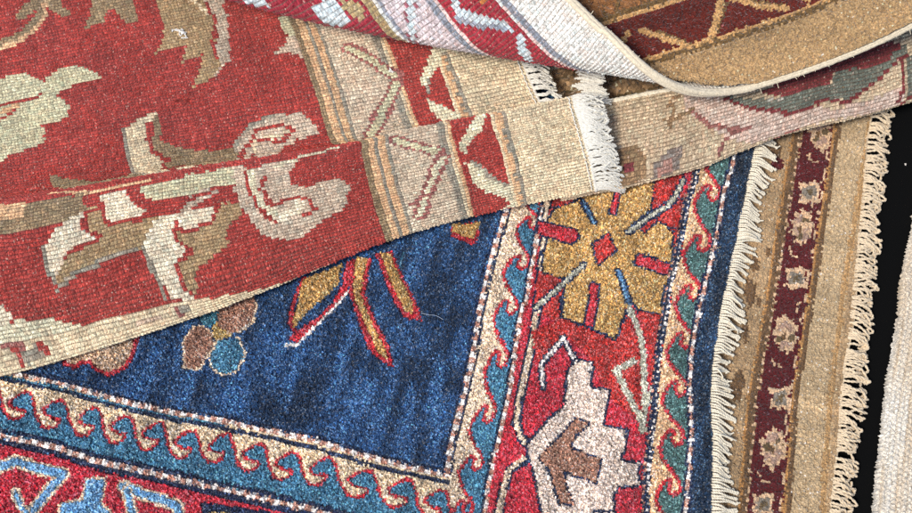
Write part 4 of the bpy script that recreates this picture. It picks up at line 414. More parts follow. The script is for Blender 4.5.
   ["L","rgrey",2,[514.0,565.0,515.0,584.0,511.0,599.0]],
   ["L","rred",2.8,[459.0,536.0,458.0,556.0,452.0,562.0,425.0,563.0,406.0,561.0]],
   ["L","rred",2.8,[476.0,545.0,476.0,560.0,465.0,570.0,493.0,575.0]],
   ["L","rred",3,[475.0,543.0,460.0,541.0]],
   ["L","rred",4,[432.0,525.0,418.0,546.0,390.0,546.0,340.0,546.0]],
   ["P","rwhite",[414.0,568.0,407.0,564.0,378.0,562.0,354.0,562.0,352.0,574.0,386.0,583.0,393.0,573.0,399.0,586.0,387.0,605.0,401.0,610.0,405.0,625.0,398.0,636.0,391.0,640.0,417.0,636.0,424.0,608.0,426.0,590.0]],
   ["P","rtan",[392.0,578.0,387.0,583.0,360.0,579.0,350.0,561.0,331.0,562.0,338.0,594.0,351.0,602.0,366.0,611.0,386.0,621.0,396.0,636.0,401.0,629.0,400.0,612.0,386.0,605.0,394.0,590.0]],
   ["L","rred",3,[392.0,573.0,398.0,587.0,386.0,605.0,401.0,610.0,404.0,622.0,402.0,632.0,398.0,637.0]],
   ["L","rred",4,[387.0,583.0,361.0,580.0,355.0,565.0]],
   ["L","rgrey",2.4,[428.0,592.0,425.0,608.0,422.0,634.0]],
   ["P","rmauve",[391.0,568.0,365.0,525.0,330.0,519.0,310.0,526.0,287.0,520.0,273.0,530.0,285.0,553.0,267.0,563.0,235.0,557.0,228.0,573.0,238.0,596.0,265.0,606.0,288.0,619.0,303.0,615.0,317.0,606.0,332.0,568.0,338.0,540.0]],
   ["P","rgreen",[380.0,521.0,366.0,521.0,335.0,521.0,334.0,541.0,366.0,543.0,380.0,543.0]],
   ["L","rred",4,[381.0,550.0,367.0,548.0,352.0,544.0,336.0,545.0]],
   ["L","rcream2",6.5,[315.0,528.0,317.0,551.0,311.0,576.0,297.0,591.0,280.0,588.0]],
   ["L","rwhite",8,[302.0,592.0,276.0,585.0,277.0,577.0]],
   ["L","rred",2.8,[322.0,529.0,322.0,550.0,316.0,575.0,305.0,594.0]],
   ["L","rred",2.8,[304.0,538.0,310.0,552.0,305.0,576.0,288.0,573.0,279.0,572.0,266.0,578.0,267.0,590.0]],
   ["L","rred",2.4,[279.0,596.0,264.0,591.0]],
   ["L","rred",2,[322.0,528.0,311.0,522.0,287.0,522.0]],
   ["P","rred",[342.0,580.0,326.0,586.0,322.0,598.0,354.0,600.0]],
   ["L","rcream2",3.4,[294.0,528.0,270.0,523.0,231.0,518.0]],
   ["P","rred",[282.0,550.0,283.0,537.0,270.0,528.0,212.0,524.0,217.0,560.0,235.0,556.0,267.0,562.0]],
   ["P","rcream2",[637.0,622.0,570.0,623.0,548.0,623.0,526.0,625.0,511.0,633.0,502.0,640.0,487.0,641.0,505.0,646.0,580.0,645.0,650.0,648.0]],
   ["P","rwhite",[581.0,603.0,560.0,606.0,558.0,621.0,572.0,628.0,591.0,629.0]],
   ["P","rcream",[262.0,660.65829,300.0,652.65829,345.0,646.65829,400.0,640.0,2000.0,640.0,2000.0,1000.0,262.0,1000.0]],
   ["P","rgrey",[567.0,646.0,547.0,645.0,544.0,655.0,564.0,656.0]],
   ["L","rred",3.5,[568.0,645.0,565.0,656.0]],
   ["L","rred",6,[545.0,646.0,541.0,651.0]],
   ["L","rred3",2,[578.0,640.0,569.0,643.0,557.0,644.0]],
   ["P","rpeach2",[456.0,646.0,433.0,646.0,432.0,651.0,454.0,651.0]],
   ["P","rgrey",[417.0,643.0,404.0,645.0,404.0,652.0,414.0,652.0]],
   ["L","rred3",2.5,[419.0,643.0,415.0,652.0]],
   ["P","rred",[372.0,644.0,367.0,643.0,288.0,653.0,286.0,660.0,300.0,660.0]],
  ],
 },
 'floral': {
  'ctrl': [[[0.1034,0.1331,0.052],[0.1418,0.1441,0.052],[0.1807,0.1534,0.052],[0.2198,0.1621,0.052],[0.2584,0.1727,0.052],[0.2965,0.1847,0.052],[0.3342,0.198,0.052],[0.3716,0.2122,0.052],[0.4087,0.2271,0.052],[0.4456,0.2427,0.052],[0.4823,0.2585,0.052],[0.519,0.2746,0.052]],[[0.1018,0.0903,0.053],[0.1409,0.099,0.053],[0.1797,0.1088,0.053],[0.2181,0.1197,0.053],[0.2564,0.1312,0.053],[0.2946,0.1433,0.053],[0.3327,0.1555,0.053],[0.3708,0.1674,0.053],[0.4091,0.1791,0.053],[0.4471,0.1917,0.053],[0.4844,0.206,0.053],[0.5215,0.221,0.053]],[[0.1011,0.0597,0.048],[0.1398,0.0698,0.048],[0.1785,0.0801,0.048],[0.2171,0.0906,0.048],[0.2552,0.1027,0.048],[0.2927,0.1165,0.048],[0.3303,0.1302,0.048],[0.3685,0.142,0.048],[0.4072,0.1525,0.048],[0.4457,0.1632,0.048],[0.4838,0.1752,0.048],[0.5218,0.1877,0.048]],[[0.1013,0.043,0.038],[0.1402,0.0524,0.038],[0.1791,0.0618,0.038],[0.2176,0.0726,0.038],[0.2553,0.0859,0.038],[0.2917,0.1023,0.038],[0.3288,0.1175,0.038],[0.3673,0.1283,0.038],[0.406,0.1384,0.038],[0.4442,0.1502,0.038],[0.4821,0.1629,0.038],[0.52,0.1758,0.038]],[[0.1024,0.0527,0.028],[0.1413,0.062,0.028],[0.1801,0.0714,0.028],[0.2186,0.0822,0.028],[0.2564,0.0954,0.028],[0.2929,0.1119,0.028],[0.3298,0.1272,0.028],[0.3682,0.1382,0.028],[0.407,0.1482,0.028],[0.4452,0.16,0.028],[0.4832,0.1726,0.028],[0.521,0.1855,0.028]],[[0.1051,0.1284,0.027],[0.1441,0.1371,0.027],[0.1829,0.1469,0.027],[0.2214,0.1579,0.027],[0.2597,0.1694,0.027],[0.2978,0.1815,0.027],[0.3359,0.1938,0.027],[0.374,0.2059,0.027],[0.4122,0.2176,0.027],[0.4503,0.2299,0.027],[0.4878,0.2439,0.027],[0.5249,0.2588,0.027]],[[0.0933,0.2479,0.03],[0.1314,0.2602,0.03],[0.1695,0.2722,0.03],[0.2078,0.2838,0.03],[0.2462,0.2951,0.03],[0.2845,0.3066,0.03],[0.3228,0.318,0.03],[0.3611,0.3294,0.03],[0.3996,0.3403,0.03],[0.4383,0.3506,0.03],[0.4763,0.3631,0.03],[0.5127,0.3795,0.03]]],
  'kb': [0.0,0.0459,0.0749,0.093,0.107,0.1791,0.3028],
  'ka': [0.0,0.04,0.08,0.12,0.16,0.2,0.24,0.28,0.32,0.36,0.4,0.44],
  'ops': [
   ["P","fpink",[130.0,2.0,181.0,35.0,291.0,80.0,366.0,72.0,367.0,94.0,319.0,91.0,210.0,91.0,167.0,70.0,128.0,31.0]],
   ["P","fmaroon",[209.0,35.0,250.0,26.0,307.0,20.0,367.0,23.0,368.0,45.0,345.0,44.0,301.0,39.0,290.0,39.0,285.0,51.0,235.0,49.0]],
   ["P","fgreen",[176.0,30.0,198.0,37.0,235.0,50.0,287.0,50.0,293.0,38.0,346.0,41.0,371.0,30.0,378.0,38.0,353.0,49.0,333.0,60.0,326.0,61.0,305.0,72.0,279.0,67.0,244.0,70.0,192.0,46.0]],
   ["L","fgreyw",3,[219.0,46.0,235.0,53.0]],
   ["L","fmaroon",4,[171.0,28.0,192.0,46.0,216.0,58.0,240.0,70.0,247.0,71.0,282.0,68.0,304.0,76.0,326.0,61.0,341.0,54.0,359.0,45.0,374.0,44.0]],
   ["L","fmaroon",5,[365.0,47.0,366.0,72.0,360.0,88.0]],
   ["P","fgreen",[370.0,46.0,435.0,35.0,431.0,94.0,372.0,83.0]],
   ["L","fmaroon",3,[388.0,78.0,364.0,94.0]],
   ["L","fmar2",2,[137.0,35.0,155.0,57.0,182.0,68.0,200.0,71.0]],
   ["L","fmar2",2,[183.0,69.0,171.0,76.0,163.0,89.0]],
   ["L","fmar2",2,[230.0,94.0,254.0,89.0,252.0,94.0]],
   ["L","fbrown",3,[107.0,33.0,113.0,45.0,119.0,22.0,109.0,19.0,122.0,9.0,130.0,8.0]],
   ["L","fbrown",3,[116.0,38.0,134.0,36.0,136.0,30.0]],
   ["P","fbrown",[58.0,58.0,76.0,57.0,88.0,70.0,88.0,91.0,60.0,94.0,57.0,78.0]],
   ["P","fmag",[65.0,74.0,74.0,74.0,74.0,81.0,66.0,81.0]],
   ["P","fpurp",[96.0,80.0,105.0,74.0,113.0,67.0,126.0,69.0,123.0,87.0,115.0,92.0,92.0,93.0]],
   ["P","fpink2",[102.0,80.0,113.0,76.0,118.0,84.0,110.0,89.0,97.0,91.0]],
  ],
 },
 'rollback': [
   ["A","tcream",0,48],
   ["A","tgrey",48,53],
   ["A","tcream",53,55],
   ["A","tpink",55,58],
   ["A","tred",58,104],
   ["A","tpink",104,107],
   ["A","tgrey",107,114],
   ["A","tlav",114,152],
   ["A","tgrey",152,157],
   ["A","tcream",157,160],
   ["A","tgold",160,170],
   ["L","tpale",8,[94.0,-81.0,82.0,-70.0,66.0,-54.0]],
   ["L","tpale",8,[64.0,-43.0,69.0,-37.0,77.0,-26.0]],
   ["L","tpale",8,[88.0,-93.0,92.0,-87.0]],
   ["P","torange",[67.0,-81.0,60.0,-77.0,64.0,-74.0,71.0,-77.0]],
   ["L","tgrey",2,[99.0,-80.0,91.0,-71.0,70.0,-54.0]],
   ["L","tmarline",7.5,[122.0,-107.0,151.0,-87.0]],
   ["L","tpale",5.5,[122.0,-107.0,151.0,-87.0]],
   ["P","tpale",[215.0,-131.0,202.0,-134.0,188.0,-131.0,189.0,-124.0,188.0,-117.0,203.0,-117.0,215.0,-122.0]],
   ["P","tgold",[187.0,-128.0,175.0,-126.0,174.0,-118.0,176.0,-110.0,185.0,-115.0,188.0,-122.0]],
   ["L","tpale",5,[273.0,-151.0,262.0,-148.0,254.0,-146.0]],
  ],
 'rollfront': [
   ["A","pgold",0,48],
   ["A","polive",48,53],
   ["A","pgold2",53,57],
   ["A","pmaroon",57,100],
   ["A","pgold2",100,104],
   ["A","polive",104,110],
   ["A","pbrown",110,150],
   ["A","polive",150,154],
   ["L","pgold2",6.5,[83.0,74.0,69.0,90.0,55.0,107.0]],
   ["L","polive",2,[79.0,84.0,65.0,101.0,56.0,112.0]],
   ["L","pgold2",7,[89.0,150.0,71.0,139.0,56.0,129.0]],
   ["L","polive",2,[85.0,155.0,67.0,142.0,55.0,133.0]],
   ["L","pgold2",6.5,[88.0,162.0,72.0,184.0,61.0,205.0]],
   ["L","pgold2",6,[85.0,61.0,73.0,49.0]],
   ["L","polive",2,[89.0,165.0,66.0,202.0]],
   ["L","pgold2",6.5,[74.0,239.0,63.0,226.0]],
   ["L","polive",1.8,[125.0,49.0,116.0,50.0,105.0,45.0]],
   ["L","polive",1.8,[122.0,64.0,115.0,61.0,101.0,55.0]],
  ],
 'roll': {"O":[0.14152,0.1731,0.0834],"phi":-0.1567,"c2":0.0722,"r0":0.0248,"r1":0.0578,"r2":0.0118,"rmin":0.012,"psi":0.4794,"p0":0.154,"e2":-0.6545,"e3":-3.6612,"al":0.5987,"bl":0.3,"c3":0.5999},
 'tuck_fringe': [
   [[0.1201,0.1901,0.057],[0.1431,0.1835,0.056]],
   [[0.1206,0.1869,0.057],[0.1448,0.1808,0.056]],
   [[0.1211,0.1837,0.057],[0.1461,0.1781,0.056]],
   [[0.1216,0.1805,0.057],[0.1467,0.1754,0.056]],
   [[0.122,0.1773,0.057],[0.1467,0.1727,0.056]],
   [[0.1225,0.1741,0.057],[0.1461,0.1701,0.056]],
   [[0.123,0.171,0.057],[0.1455,0.1674,0.056]],
   [[0.1235,0.1678,0.057],[0.1452,0.1647,0.056]],
   [[0.1239,0.1647,0.057],[0.1455,0.162,0.056]],
   [[0.1244,0.1615,0.057],[0.1464,0.1594,0.056]],
   [[0.1249,0.1584,0.057],[0.148,0.1567,0.056]],
   [[0.1253,0.1553,0.057],[0.1497,0.154,0.056]],
   [[0.1258,0.1521,0.057],[0.1512,0.1514,0.056]],
   [[0.1263,0.149,0.057],[0.1521,0.1487,0.056]],
   [[0.1267,0.1459,0.057],[0.1524,0.1461,0.056]],
   [[0.1272,0.1428,0.057],[0.152,0.1434,0.056]],
  ],
 'blue_vr': [60.9,469.4],
}

# ------------------------------------------------------------------ weaving: a rug's pattern, knot by knot, in millimetres on the rug
def weave(xs, ys, base, ops, jit=.35):
    """palette index of every knot; xs, ys = knot centres in mm"""
    X, Y = np.meshgrid(xs, ys); kx = xs[1]-xs[0]; ky = ys[1]-ys[0]
    X = X + rng.uniform(-jit, jit, X.shape)*kx; Y = Y + rng.uniform(-jit, jit, Y.shape)*ky
    M = np.full(X.shape, IDX[base], np.int16)
    x0, y0 = xs[0], ys[0]
    def win(ax, ay, bx, by):
        return (slice(max(0, int((ay-y0)/ky)-1), max(0, int((by-y0)/ky)+3)), slice(max(0, int((ax-x0)/kx)-1), max(0, int((bx-x0)/kx)+3)))
    for o in ops:
        if o[0] == 'A': M[(X >= o[2]) & (X < o[3])] = IDX[o[1]]; continue
        if o[0] == 'B': M[(Y >= o[2]) & (Y < o[3]) & (X >= o[4]) & (X < o[5])] = IDX[o[1]]; continue
        pts = np.array(o[-1]).reshape(-1, 2)
        if o[0] == 'P':
            w = win(*pts.min(0), *pts.max(0)); x = X[w]; y = Y[w]
            if x.size == 0: continue
            ins = np.zeros(x.shape, bool); q = np.roll(pts, -1, 0)
            for (ax, ay), (bx, by) in zip(pts, q):
                if ay == by: continue
                ins ^= ((ay > y) != (by > y)) & (x < (bx-ax)*(y-ay)/(by-ay)+ax)
            M[w][ins] = IDX[o[1]]
        else:
            wd = max(o[2] if o[0] == 'L' else o[3], 1.02*max(kx, ky))/2; run = 0.
            for (ax, ay), (bx, by) in zip(pts[:-1], pts[1:]):
                L = math.hypot(bx-ax, by-ay)
                if L == 0: continue
                w = win(min(ax, bx)-wd, min(ay, by)-wd, max(ax, bx)+wd, max(ay, by)+wd); x = X[w]; y = Y[w]
                if x.size:
                    t = ((x-ax)*(bx-ax)+(y-ay)*(by-ay))/L; tc = np.clip(t, 0, L)
                    d = np.hypot(x-ax-(bx-ax)*tc/L, y-ay-(by-ay)*tc/L); ins = d <= wd
                    if o[0] == 'L': M[w][ins] = IDX[o[1]]
                    else:
                        s = ((t+run) % o[4]) < o[4]/2
                        M[w][ins & s] = IDX[o[1]]; M[w][ins & ~s] = IDX[o[2]]
                run += L
    return M
def smooth_noise(shape, cell, seed):
    """soft random field, cells (rows, cols) apart"""
    r = np.random.default_rng(seed); n0 = int(shape[0]/cell[0])+3; n1 = int(shape[1]/cell[1])+3
    G = r.uniform(-1, 1, (n0, n1)); i = np.arange(shape[0])/cell[0]; j = np.arange(shape[1])/cell[1]
    i0 = i.astype(int); j0 = j.astype(int); fi = i-i0; fj = j-j0; fi = fi*fi*(3-2*fi); fj = fj*fj*(3-2*fj)
    a = G[i0][:, j0]; b = G[i0][:, j0+1]; c = G[i0+1][:, j0]; d = G[i0+1][:, j0+1]; fi = fi[:, None]; fj = fj[None]
    return (a*(1-fj)+b*fj)*(1-fi)+(c*(1-fj)+d*fj)*fi
def up(M, k, l): return np.repeat(np.repeat(M, k, 0), l, 1)

# ------------------------------------------------------------------ objects
def link_mesh(name, verts, quads, mat, parent=None, cols=None, smooth=False, tris=None):
    me = bpy.data.meshes.new(name)
    v = np.ascontiguousarray(verts, np.float32).reshape(-1, 3); q = np.ascontiguousarray(quads, np.int32).reshape(-1, 4)
    me.vertices.add(len(v)); me.vertices.foreach_set('co', v.ravel())
    me.loops.add(q.size); me.loops.foreach_set('vertex_index', q.ravel())
    me.polygons.add(len(q)); me.polygons.foreach_set('loop_start', np.arange(0, q.size, 4, dtype=np.int32))
    try: me.polygons.foreach_set('loop_total', np.full(len(q), 4, np.int32))
    except Exception: pass
    me.polygons.foreach_set('use_smooth', np.full(len(q), smooth))
    if cols is not None:
        at = me.attributes.new('dye', 'FLOAT_COLOR', 'FACE'); c = np.ones((len(q), 4), np.float32); c[:, :3] = np.asarray(cols).reshape(-1, 3)
        at.data.foreach_set('color', c.ravel())
    me.update(calc_edges=True); me.validate()
    me.materials.append(mat)
    o = bpy.data.objects.new(name, me); COL.objects.link(o); o.parent = parent
    return o
def grid_quads(nr, nc, flip=False):
    i = np.arange((nr-1)*(nc-1)); r = i//(nc-1); c = i % (nc-1); a = r*nc+c
    q = np.stack([a, a+1, a+nc+1, a+nc], 1)
    return q[:, ::-1] if flip else q
def thing(name, label, cat, loc=(0, 0, 0), group=None):
    o = bpy.data.objects.new(name, None); COL.objects.link(o); o.location = loc; o['label'] = label; o['category'] = cat
    o.empty_display_size = .02
    if group: o['group'] = group
    return o
def wool(name, col=None, rough=.6, spec=.35, sheen=.3, fib=900., bump=.5, vary=.35, tint=(1, 1, 1), aniso=None):
    """yarn: dye from the knots (or one colour), fine fibre tone and fibre bump"""
    m = bpy.data.materials.new(name); m.use_nodes = True; nt = m.node_tree; N = nt.nodes; L = nt.links
    b = N['Principled BSDF']; b.inputs['Roughness'].default_value = rough; b.inputs['Specular IOR Level'].default_value = spec
    b.inputs['Sheen Weight'].default_value = sheen; b.inputs['Sheen Roughness'].default_value = .4
    tc = N.new('ShaderNodeTexCoord'); mp = N.new('ShaderNodeMapping'); L.new(tc.outputs['Object'], mp.inputs['Vector'])
    if aniso: mp.inputs['Rotation'].default_value = (0, 0, aniso[0]); mp.inputs['Scale'].default_value = (1, aniso[1], 1)
    n = N.new('ShaderNodeTexNoise'); n.inputs['Scale'].default_value = fib; n.inputs['Detail'].default_value = 3; L.new(mp.outputs['Vector'], n.inputs['Vector'])
    rp = N.new('ShaderNodeMapRange'); rp.inputs['From Min'].default_value = .3; rp.inputs['From Max'].default_value = .7
    rp.inputs['To Min'].default_value = 1-vary; rp.inputs['To Max'].default_value = 1+vary; L.new(n.outputs['Fac'], rp.inputs['Value'])
    mx = N.new('ShaderNodeVectorMath'); mx.operation = 'SCALE'; L.new(rp.outputs['Result'], mx.inputs['Scale'])
    if col is None:
        at = N.new('ShaderNodeAttribute'); at.attribute_name = 'dye'; L.new(at.outputs['Color'], mx.inputs[0])
    else: mx.inputs[0].default_value = tuple(float(v) for v in lin(col))
    L.new(mx.outputs['Vector'], b.inputs['Base Color'])
    bp = N.new('ShaderNodeBump'); bp.inputs['Strength'].default_value = bump; bp.inputs['Distance'].default_value = .0006
    L.new(n.outputs['Fac'], bp.inputs['Height']); L.new(bp.outputs['Normal'], b.inputs['Normal'])
    return m
def tubes(name, paths, rad, mat, parent=None, sides=5, group_cols=None, taper=None, label=None):
    """round yarns along paths (each n x 3), one mesh"""
    V = []; Q = []; base = 0
    for k, p in enumerate(paths):
        p = np.asarray(p, float); n = len(p); t = np.gradient(p, axis=0); t /= np.linalg.norm(t, axis=1)[:, None]+1e-12
        u = np.cross(t, [.13, .21, .97]); u /= np.linalg.norm(u, axis=1)[:, None]+1e-12; w = np.cross(t, u)
        r = rad if np.isscalar(rad) else rad[k]; r = np.full(n, r) if taper is None else r*np.interp(np.linspace(0, 1, n), taper[0], taper[1])
        a = np.arange(sides)/sides*2*math.pi
        ring = p[:, None]+r[:, None, None]*(np.cos(a)[None, :, None]*u[:, None]+np.sin(a)[None, :, None]*w[:, None])
        V.append(ring.reshape(-1, 3)); i = np.arange((n-1)*sides); rr = i//sides; c = i % sides; c2 = (c+1) % sides
        Q.append(np.stack([rr*sides+c, rr*sides+c2, (rr+1)*sides+c2, (rr+1)*sides+c], 1)+base); base += n*sides
        # end cap
        Q.append(np.array([[base-sides+0, base-sides+1, base-sides+2, base-sides+3]])); Q.append(np.array([[base-sides+0, base-sides+3, base-sides+4, base-sides+0]])[:, [0, 1, 2, 2]] if False else np.zeros((0, 4), int))
    return link_mesh(name, np.concatenate(V), np.concatenate(Q), mat, parent, smooth=True)
def ply(path, rad, turns=5., strands=2, ph=0.):
    """twisted strands round a path"""
    p = np.asarray(path, float); n = len(p); t = np.gradient(p, axis=0); t /= np.linalg.norm(t, axis=1)[:, None]+1e-12
    u = np.cross(t, [.13, .21, .97]); u /= np.linalg.norm(u, axis=1)[:, None]+1e-12; w = np.cross(t, u); out = []
    for s in range(strands):
        a = ph+s*2*math.pi/strands+np.linspace(0, turns*2*math.pi, n)
        out.append(p+rad*(np.cos(a)[:, None]*u+np.sin(a)[:, None]*w))
    return out
def curve(pts, n=14):
    pts = np.asarray(pts, float); return hermite(pts, np.arange(len(pts), dtype=float), np.linspace(0, len(pts)-1, n))

def pile_sheet(name, pos, nrm, dye, sub, knot, mat, parent, rough=.0010, dome=.0009, tone=.16, fibre=.22, streak=None, seed=1, flip=False, glints=.03):
    """cut pile: pos/nrm on the knot corner lattice (rows+1, cols+1); every knot becomes sub x sub tuft facets"""
    nr, nc = dye.shape; r = np.random.default_rng(seed)
    ti = np.linspace(0, nr, nr*sub+1); tj = np.linspace(0, nc, nc*sub+1)
    def res(A):
        i0 = np.minimum(ti.astype(int), nr-1); j0 = np.minimum(tj.astype(int), nc-1); fi = (ti-i0)[:, None, None]; fj = (tj-j0)[None, :, None]
        return (A[i0][:, j0]*(1-fj)+A[i0][:, j0+1]*fj)*(1-fi)+(A[i0+1][:, j0]*(1-fj)+A[i0+1][:, j0+1]*fj)*fi
    Pm = res(pos); Nm = res(nrm)
    h = r.normal(0, rough, Pm.shape[:2])
    kx = np.abs(((tj+.5) % 1)-.5)[None]*2; ky = np.abs(((ti+.5) % 1)-.5)[:, None]*2      # 0 at knot border
    h += dome*(1-np.maximum(1-kx, 1-ky)**2)
    kh = r.normal(0, .0006, (nr+1, nc+1)); h += kh[np.minimum(np.rint(ti).astype(int), nr)][:, np.minimum(np.rint(tj).astype(int), nc)]
    # carved line where two dyes meet
    ed = np.zeros((nr+1, nc+1)); e = (dye[1:] != dye[:-1]); ed[1:-1, :-1] += e; e = (dye[:, 1:] != dye[:, :-1]); ed[:-1, 1:-1] += e
    h -= .0011*np.minimum(ed, 1)[np.minimum(ti.astype(int), nr)][:, np.minimum(tj.astype(int), nc)]
    h += .0012*smooth_noise(h.shape, (sub*9, sub*9), seed+5)
    if streak: h += streak[2]*smooth_noise(h.shape, (sub*streak[0], sub*streak[1]), seed+7)
    Pm = Pm+Nm*h[..., None]
    lat = knot/sub*.35; Pm += r.uniform(-lat, lat, Pm.shape)
    c = LUT[dye]; c = c*np.exp(r.normal(0, tone, dye.shape))[..., None]
    c = c*(1+.12*smooth_noise(dye.shape, (30, 12), seed+9)+.10*smooth_noise(dye.shape, (60, 3), seed+11))[..., None]
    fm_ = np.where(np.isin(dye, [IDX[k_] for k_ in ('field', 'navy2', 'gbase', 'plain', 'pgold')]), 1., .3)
    if streak: c = c*(1+streak[3]*fm_*smooth_noise(dye.shape, (streak[0], streak[1]), seed+13))[..., None]  # abrash and pile sheen, both put into the colour as streaks
    cs = up(c, sub, sub); g = r.normal(0, fibre, cs.shape[:2]); cs = cs*np.exp(g)[..., None]
    # pale fibre glints painted into the colour, denser along the sheen streaks
    lay_sheen = up(fm_*(smooth_noise(dye.shape, (streak[0], streak[1]), seed+13)+.6*smooth_noise(dye.shape, (streak[0]*.4, streak[1]*.5), seed+17)), sub, sub) if streak else 0
    glint_mask = r.random(cs.shape[:2]) < glints*np.clip(1+1.3*lay_sheen, .1, 4); cs[glint_mask] = cs[glint_mask]*.4+.6*np.minimum(cs[glint_mask]*3.2+np.array([.07, .105, .12])*1.5, .8)
    V = Pm.reshape(-1, 3); Q = grid_quads(nr*sub+1, nc*sub+1, flip)
    return link_mesh(name, V, Q, mat, parent, cs.reshape(-1, 3))
def knot_back(name, pos_fn, xs, ys, dye, sx, sy, hgt, weft, mat, parent, seed=1, flip=False, tone=.12, glint=.02):
    """woven reverse: every knot a little pillow, rows parted by the weft"""
    r = np.random.default_rng(seed); nr, nc = dye.shape
    # uneven sub-steps: narrow groove at the knot border
    def steps(n, s, g):
        u = np.r_[0, g, np.linspace(g, 1, s)[1:]]; return (np.arange(n)[:, None]+u[None, :-1]).ravel().tolist()+[n]
    gx, gy = .20, .26
    tj = np.array(steps(nc, sx, gx)); ti = np.array(steps(nr, sy, gy)); cx, cy = sx, sy
    X = xs[0]+tj*(xs[1]-xs[0]); Y = ys[0]+ti*(ys[1]-ys[0])
    XX, YY = np.meshgrid(X, Y); kx, ky = xs[1]-xs[0], ys[1]-ys[0]
    # each warp wanders a little, each row waves
    wob = smooth_noise(XX.shape, (cy*1.0, cx*5), seed+1)*.22*kx+smooth_noise(XX.shape, (cy*12, cx*2), seed+3)*.3*kx; woby = smooth_noise(XX.shape, (cy*2, cx*4), seed+2)*.22*ky+smooth_noise(XX.shape, (cy*5, cx*14), seed+8)*.5*ky
    XX = XX+wob; YY = YY+woby
    S = pos_fn(XX/1000, YY/1000)
    du = np.gradient(S, axis=1); dv = np.gradient(S, axis=0); Nn = np.cross(du, dv); Nn /= np.linalg.norm(Nn, axis=2)[..., None]+1e-12
    if flip: Nn = -Nn
    fx = np.clip(((tj % 1)-gx/2)/(1-gx/2), 0, 1); fy = np.clip(((ti % 1)-gy/2)/(1-gy/2), 0, 1)
    px = np.where((tj % 1) < gx*.99, 0, 1)*(.40+.55*np.sin(np.pi*np.clip(((tj % 1)-gx)/(1-gx), 0, 1))**.5)
    py = np.where((ti % 1) < gy*.99, 0, 1)*(.35+.65*np.sin(np.pi*np.clip(((ti % 1)-gy)/(1-gy), 0, 1))**.5)
    amp = np.exp(r.normal(0, .28, (nr+1, nc+1)))[np.minimum(ti.astype(int), nr)][:, np.minimum(tj.astype(int), nc)]
    H = hgt*(px[None]*.52+.48)*py[:, None]*amp
    H = H*(1+.35*smooth_noise(H.shape, (cy*9, cx*11), seed+21))+r.normal(0, hgt*.18, H.shape)
    S = S+Nn*H[..., None]
    c = LUT[dye]*np.exp(r.normal(0, tone, dye.shape))[..., None]*(1+.13*smooth_noise(dye.shape, (25, 4), seed+4)+.09*smooth_noise(dye.shape, (7, 9), seed+14)+.07*smooth_noise(dye.shape, (1.5, 30), seed+15))[..., None]
    lum = c@np.array([.3, .5, .2]); hue = r.normal(0, .05, dye.shape)[..., None]; c = c*(1+hue*np.array([.3, -.6, -.9]))
    cs = up(c, cy, cx); wl = lin(weft)
    rowm = np.zeros(cy, bool); rowm[0] = True; colm = np.zeros(cx, bool); colm[0] = True
    rm = np.tile(rowm, nr); cm = np.tile(colm, nc)
    k = (.85*rm[:, None]+.0*cm[None])[..., None]; k = np.clip(k*np.exp(r.normal(0, .25, cs.shape[:2]))[..., None], 0, 1)
    cs = cs*(1-k)+(wl*.45+cs*.30)*k
    cs = cs*(1-.26*cm[None, :, None]*(~rm)[:, None, None]*1.0)
    cs = cs*np.exp(r.normal(0, .20, cs.shape[:2]))[..., None]
    # pale warp cotton and broken fibres, with white glints put into the colour
    glint_mask = r.random(cs.shape[:2]) < glint; cs[glint_mask] = cs[glint_mask]*.6+.4*lin((238, 206, 184))
    return link_mesh(name, S.reshape(-1, 3), grid_quads(len(ti), len(tj), flip), mat, parent, cs.reshape(-1, 3), smooth=False)

# flat rug helpers: rug frame -> world
def flat_pos(F, z=None):
    O = np.array(F['O']); e1 = np.array(F['e1']); e2 = np.array(F['e2'])
    def f(u, v): return O+np.asarray(u)[..., None]*e1+np.asarray(v)[..., None]*e2
    return f
def undul(P, amp, s):
    x, y = P[..., 0], P[..., 1]
    return amp*(np.sin(x*s+1.3)*np.cos(y*s*1.3+.4)+.6*np.sin(x*s*2.3-y*s*1.7))
def backing(name, ring_pts, z0, z1, mat, parent):
    """the rug's foundation: a slab with the rug's own outline"""
    p = np.asarray(ring_pts, float); n = len(p); me = bpy.data.meshes.new(name)
    vs = [(x, y, z1) for x, y in p]+[(x, y, z0) for x, y in p]
    fs = [tuple(range(n)), tuple(range(2*n-1, n-1, -1))]+[(i, i+n, (i+1) % n+n, (i+1) % n) for i in range(n)]
    me.from_pydata(vs, [], fs); me.materials.append(mat); me.update()
    o = bpy.data.objects.new(name, me); COL.objects.link(o); o.parent = parent; return o

# ================================================================== THE SETTING
def floor_material():
    m = bpy.data.materials.new('black_floor'); m.use_nodes = True; nt = m.node_tree; b = nt.nodes['Principled BSDF']
    b.inputs['Base Color'].default_value = (.003, .003, .0033, 1); b.inputs['Roughness'].default_value = .9; b.inputs['Specular IOR Level'].default_value = .05
    n = nt.nodes.new('ShaderNodeTexNoise'); n.inputs['Scale'].default_value = 300; bp = nt.nodes.new('ShaderNodeBump'); bp.inputs['Strength'].default_value = .3; bp.inputs['Distance'].default_value = .001
    nt.links.new(n.outputs['Fac'], bp.inputs['Height']); nt.links.new(bp.outputs['Normal'], b.inputs['Normal'])
    r = nt.nodes.new('ShaderNodeMapRange'); r.inputs['To Min'].default_value = .002; r.inputs['To Max'].default_value = .005; n2 = nt.nodes.new('ShaderNodeTexNoise'); n2.inputs['Scale'].default_value = 25
    nt.links.new(n2.outputs['Fac'], r.inputs['Value']); nt.links.new(r.outputs['Result'], b.inputs['Base Color']); return m
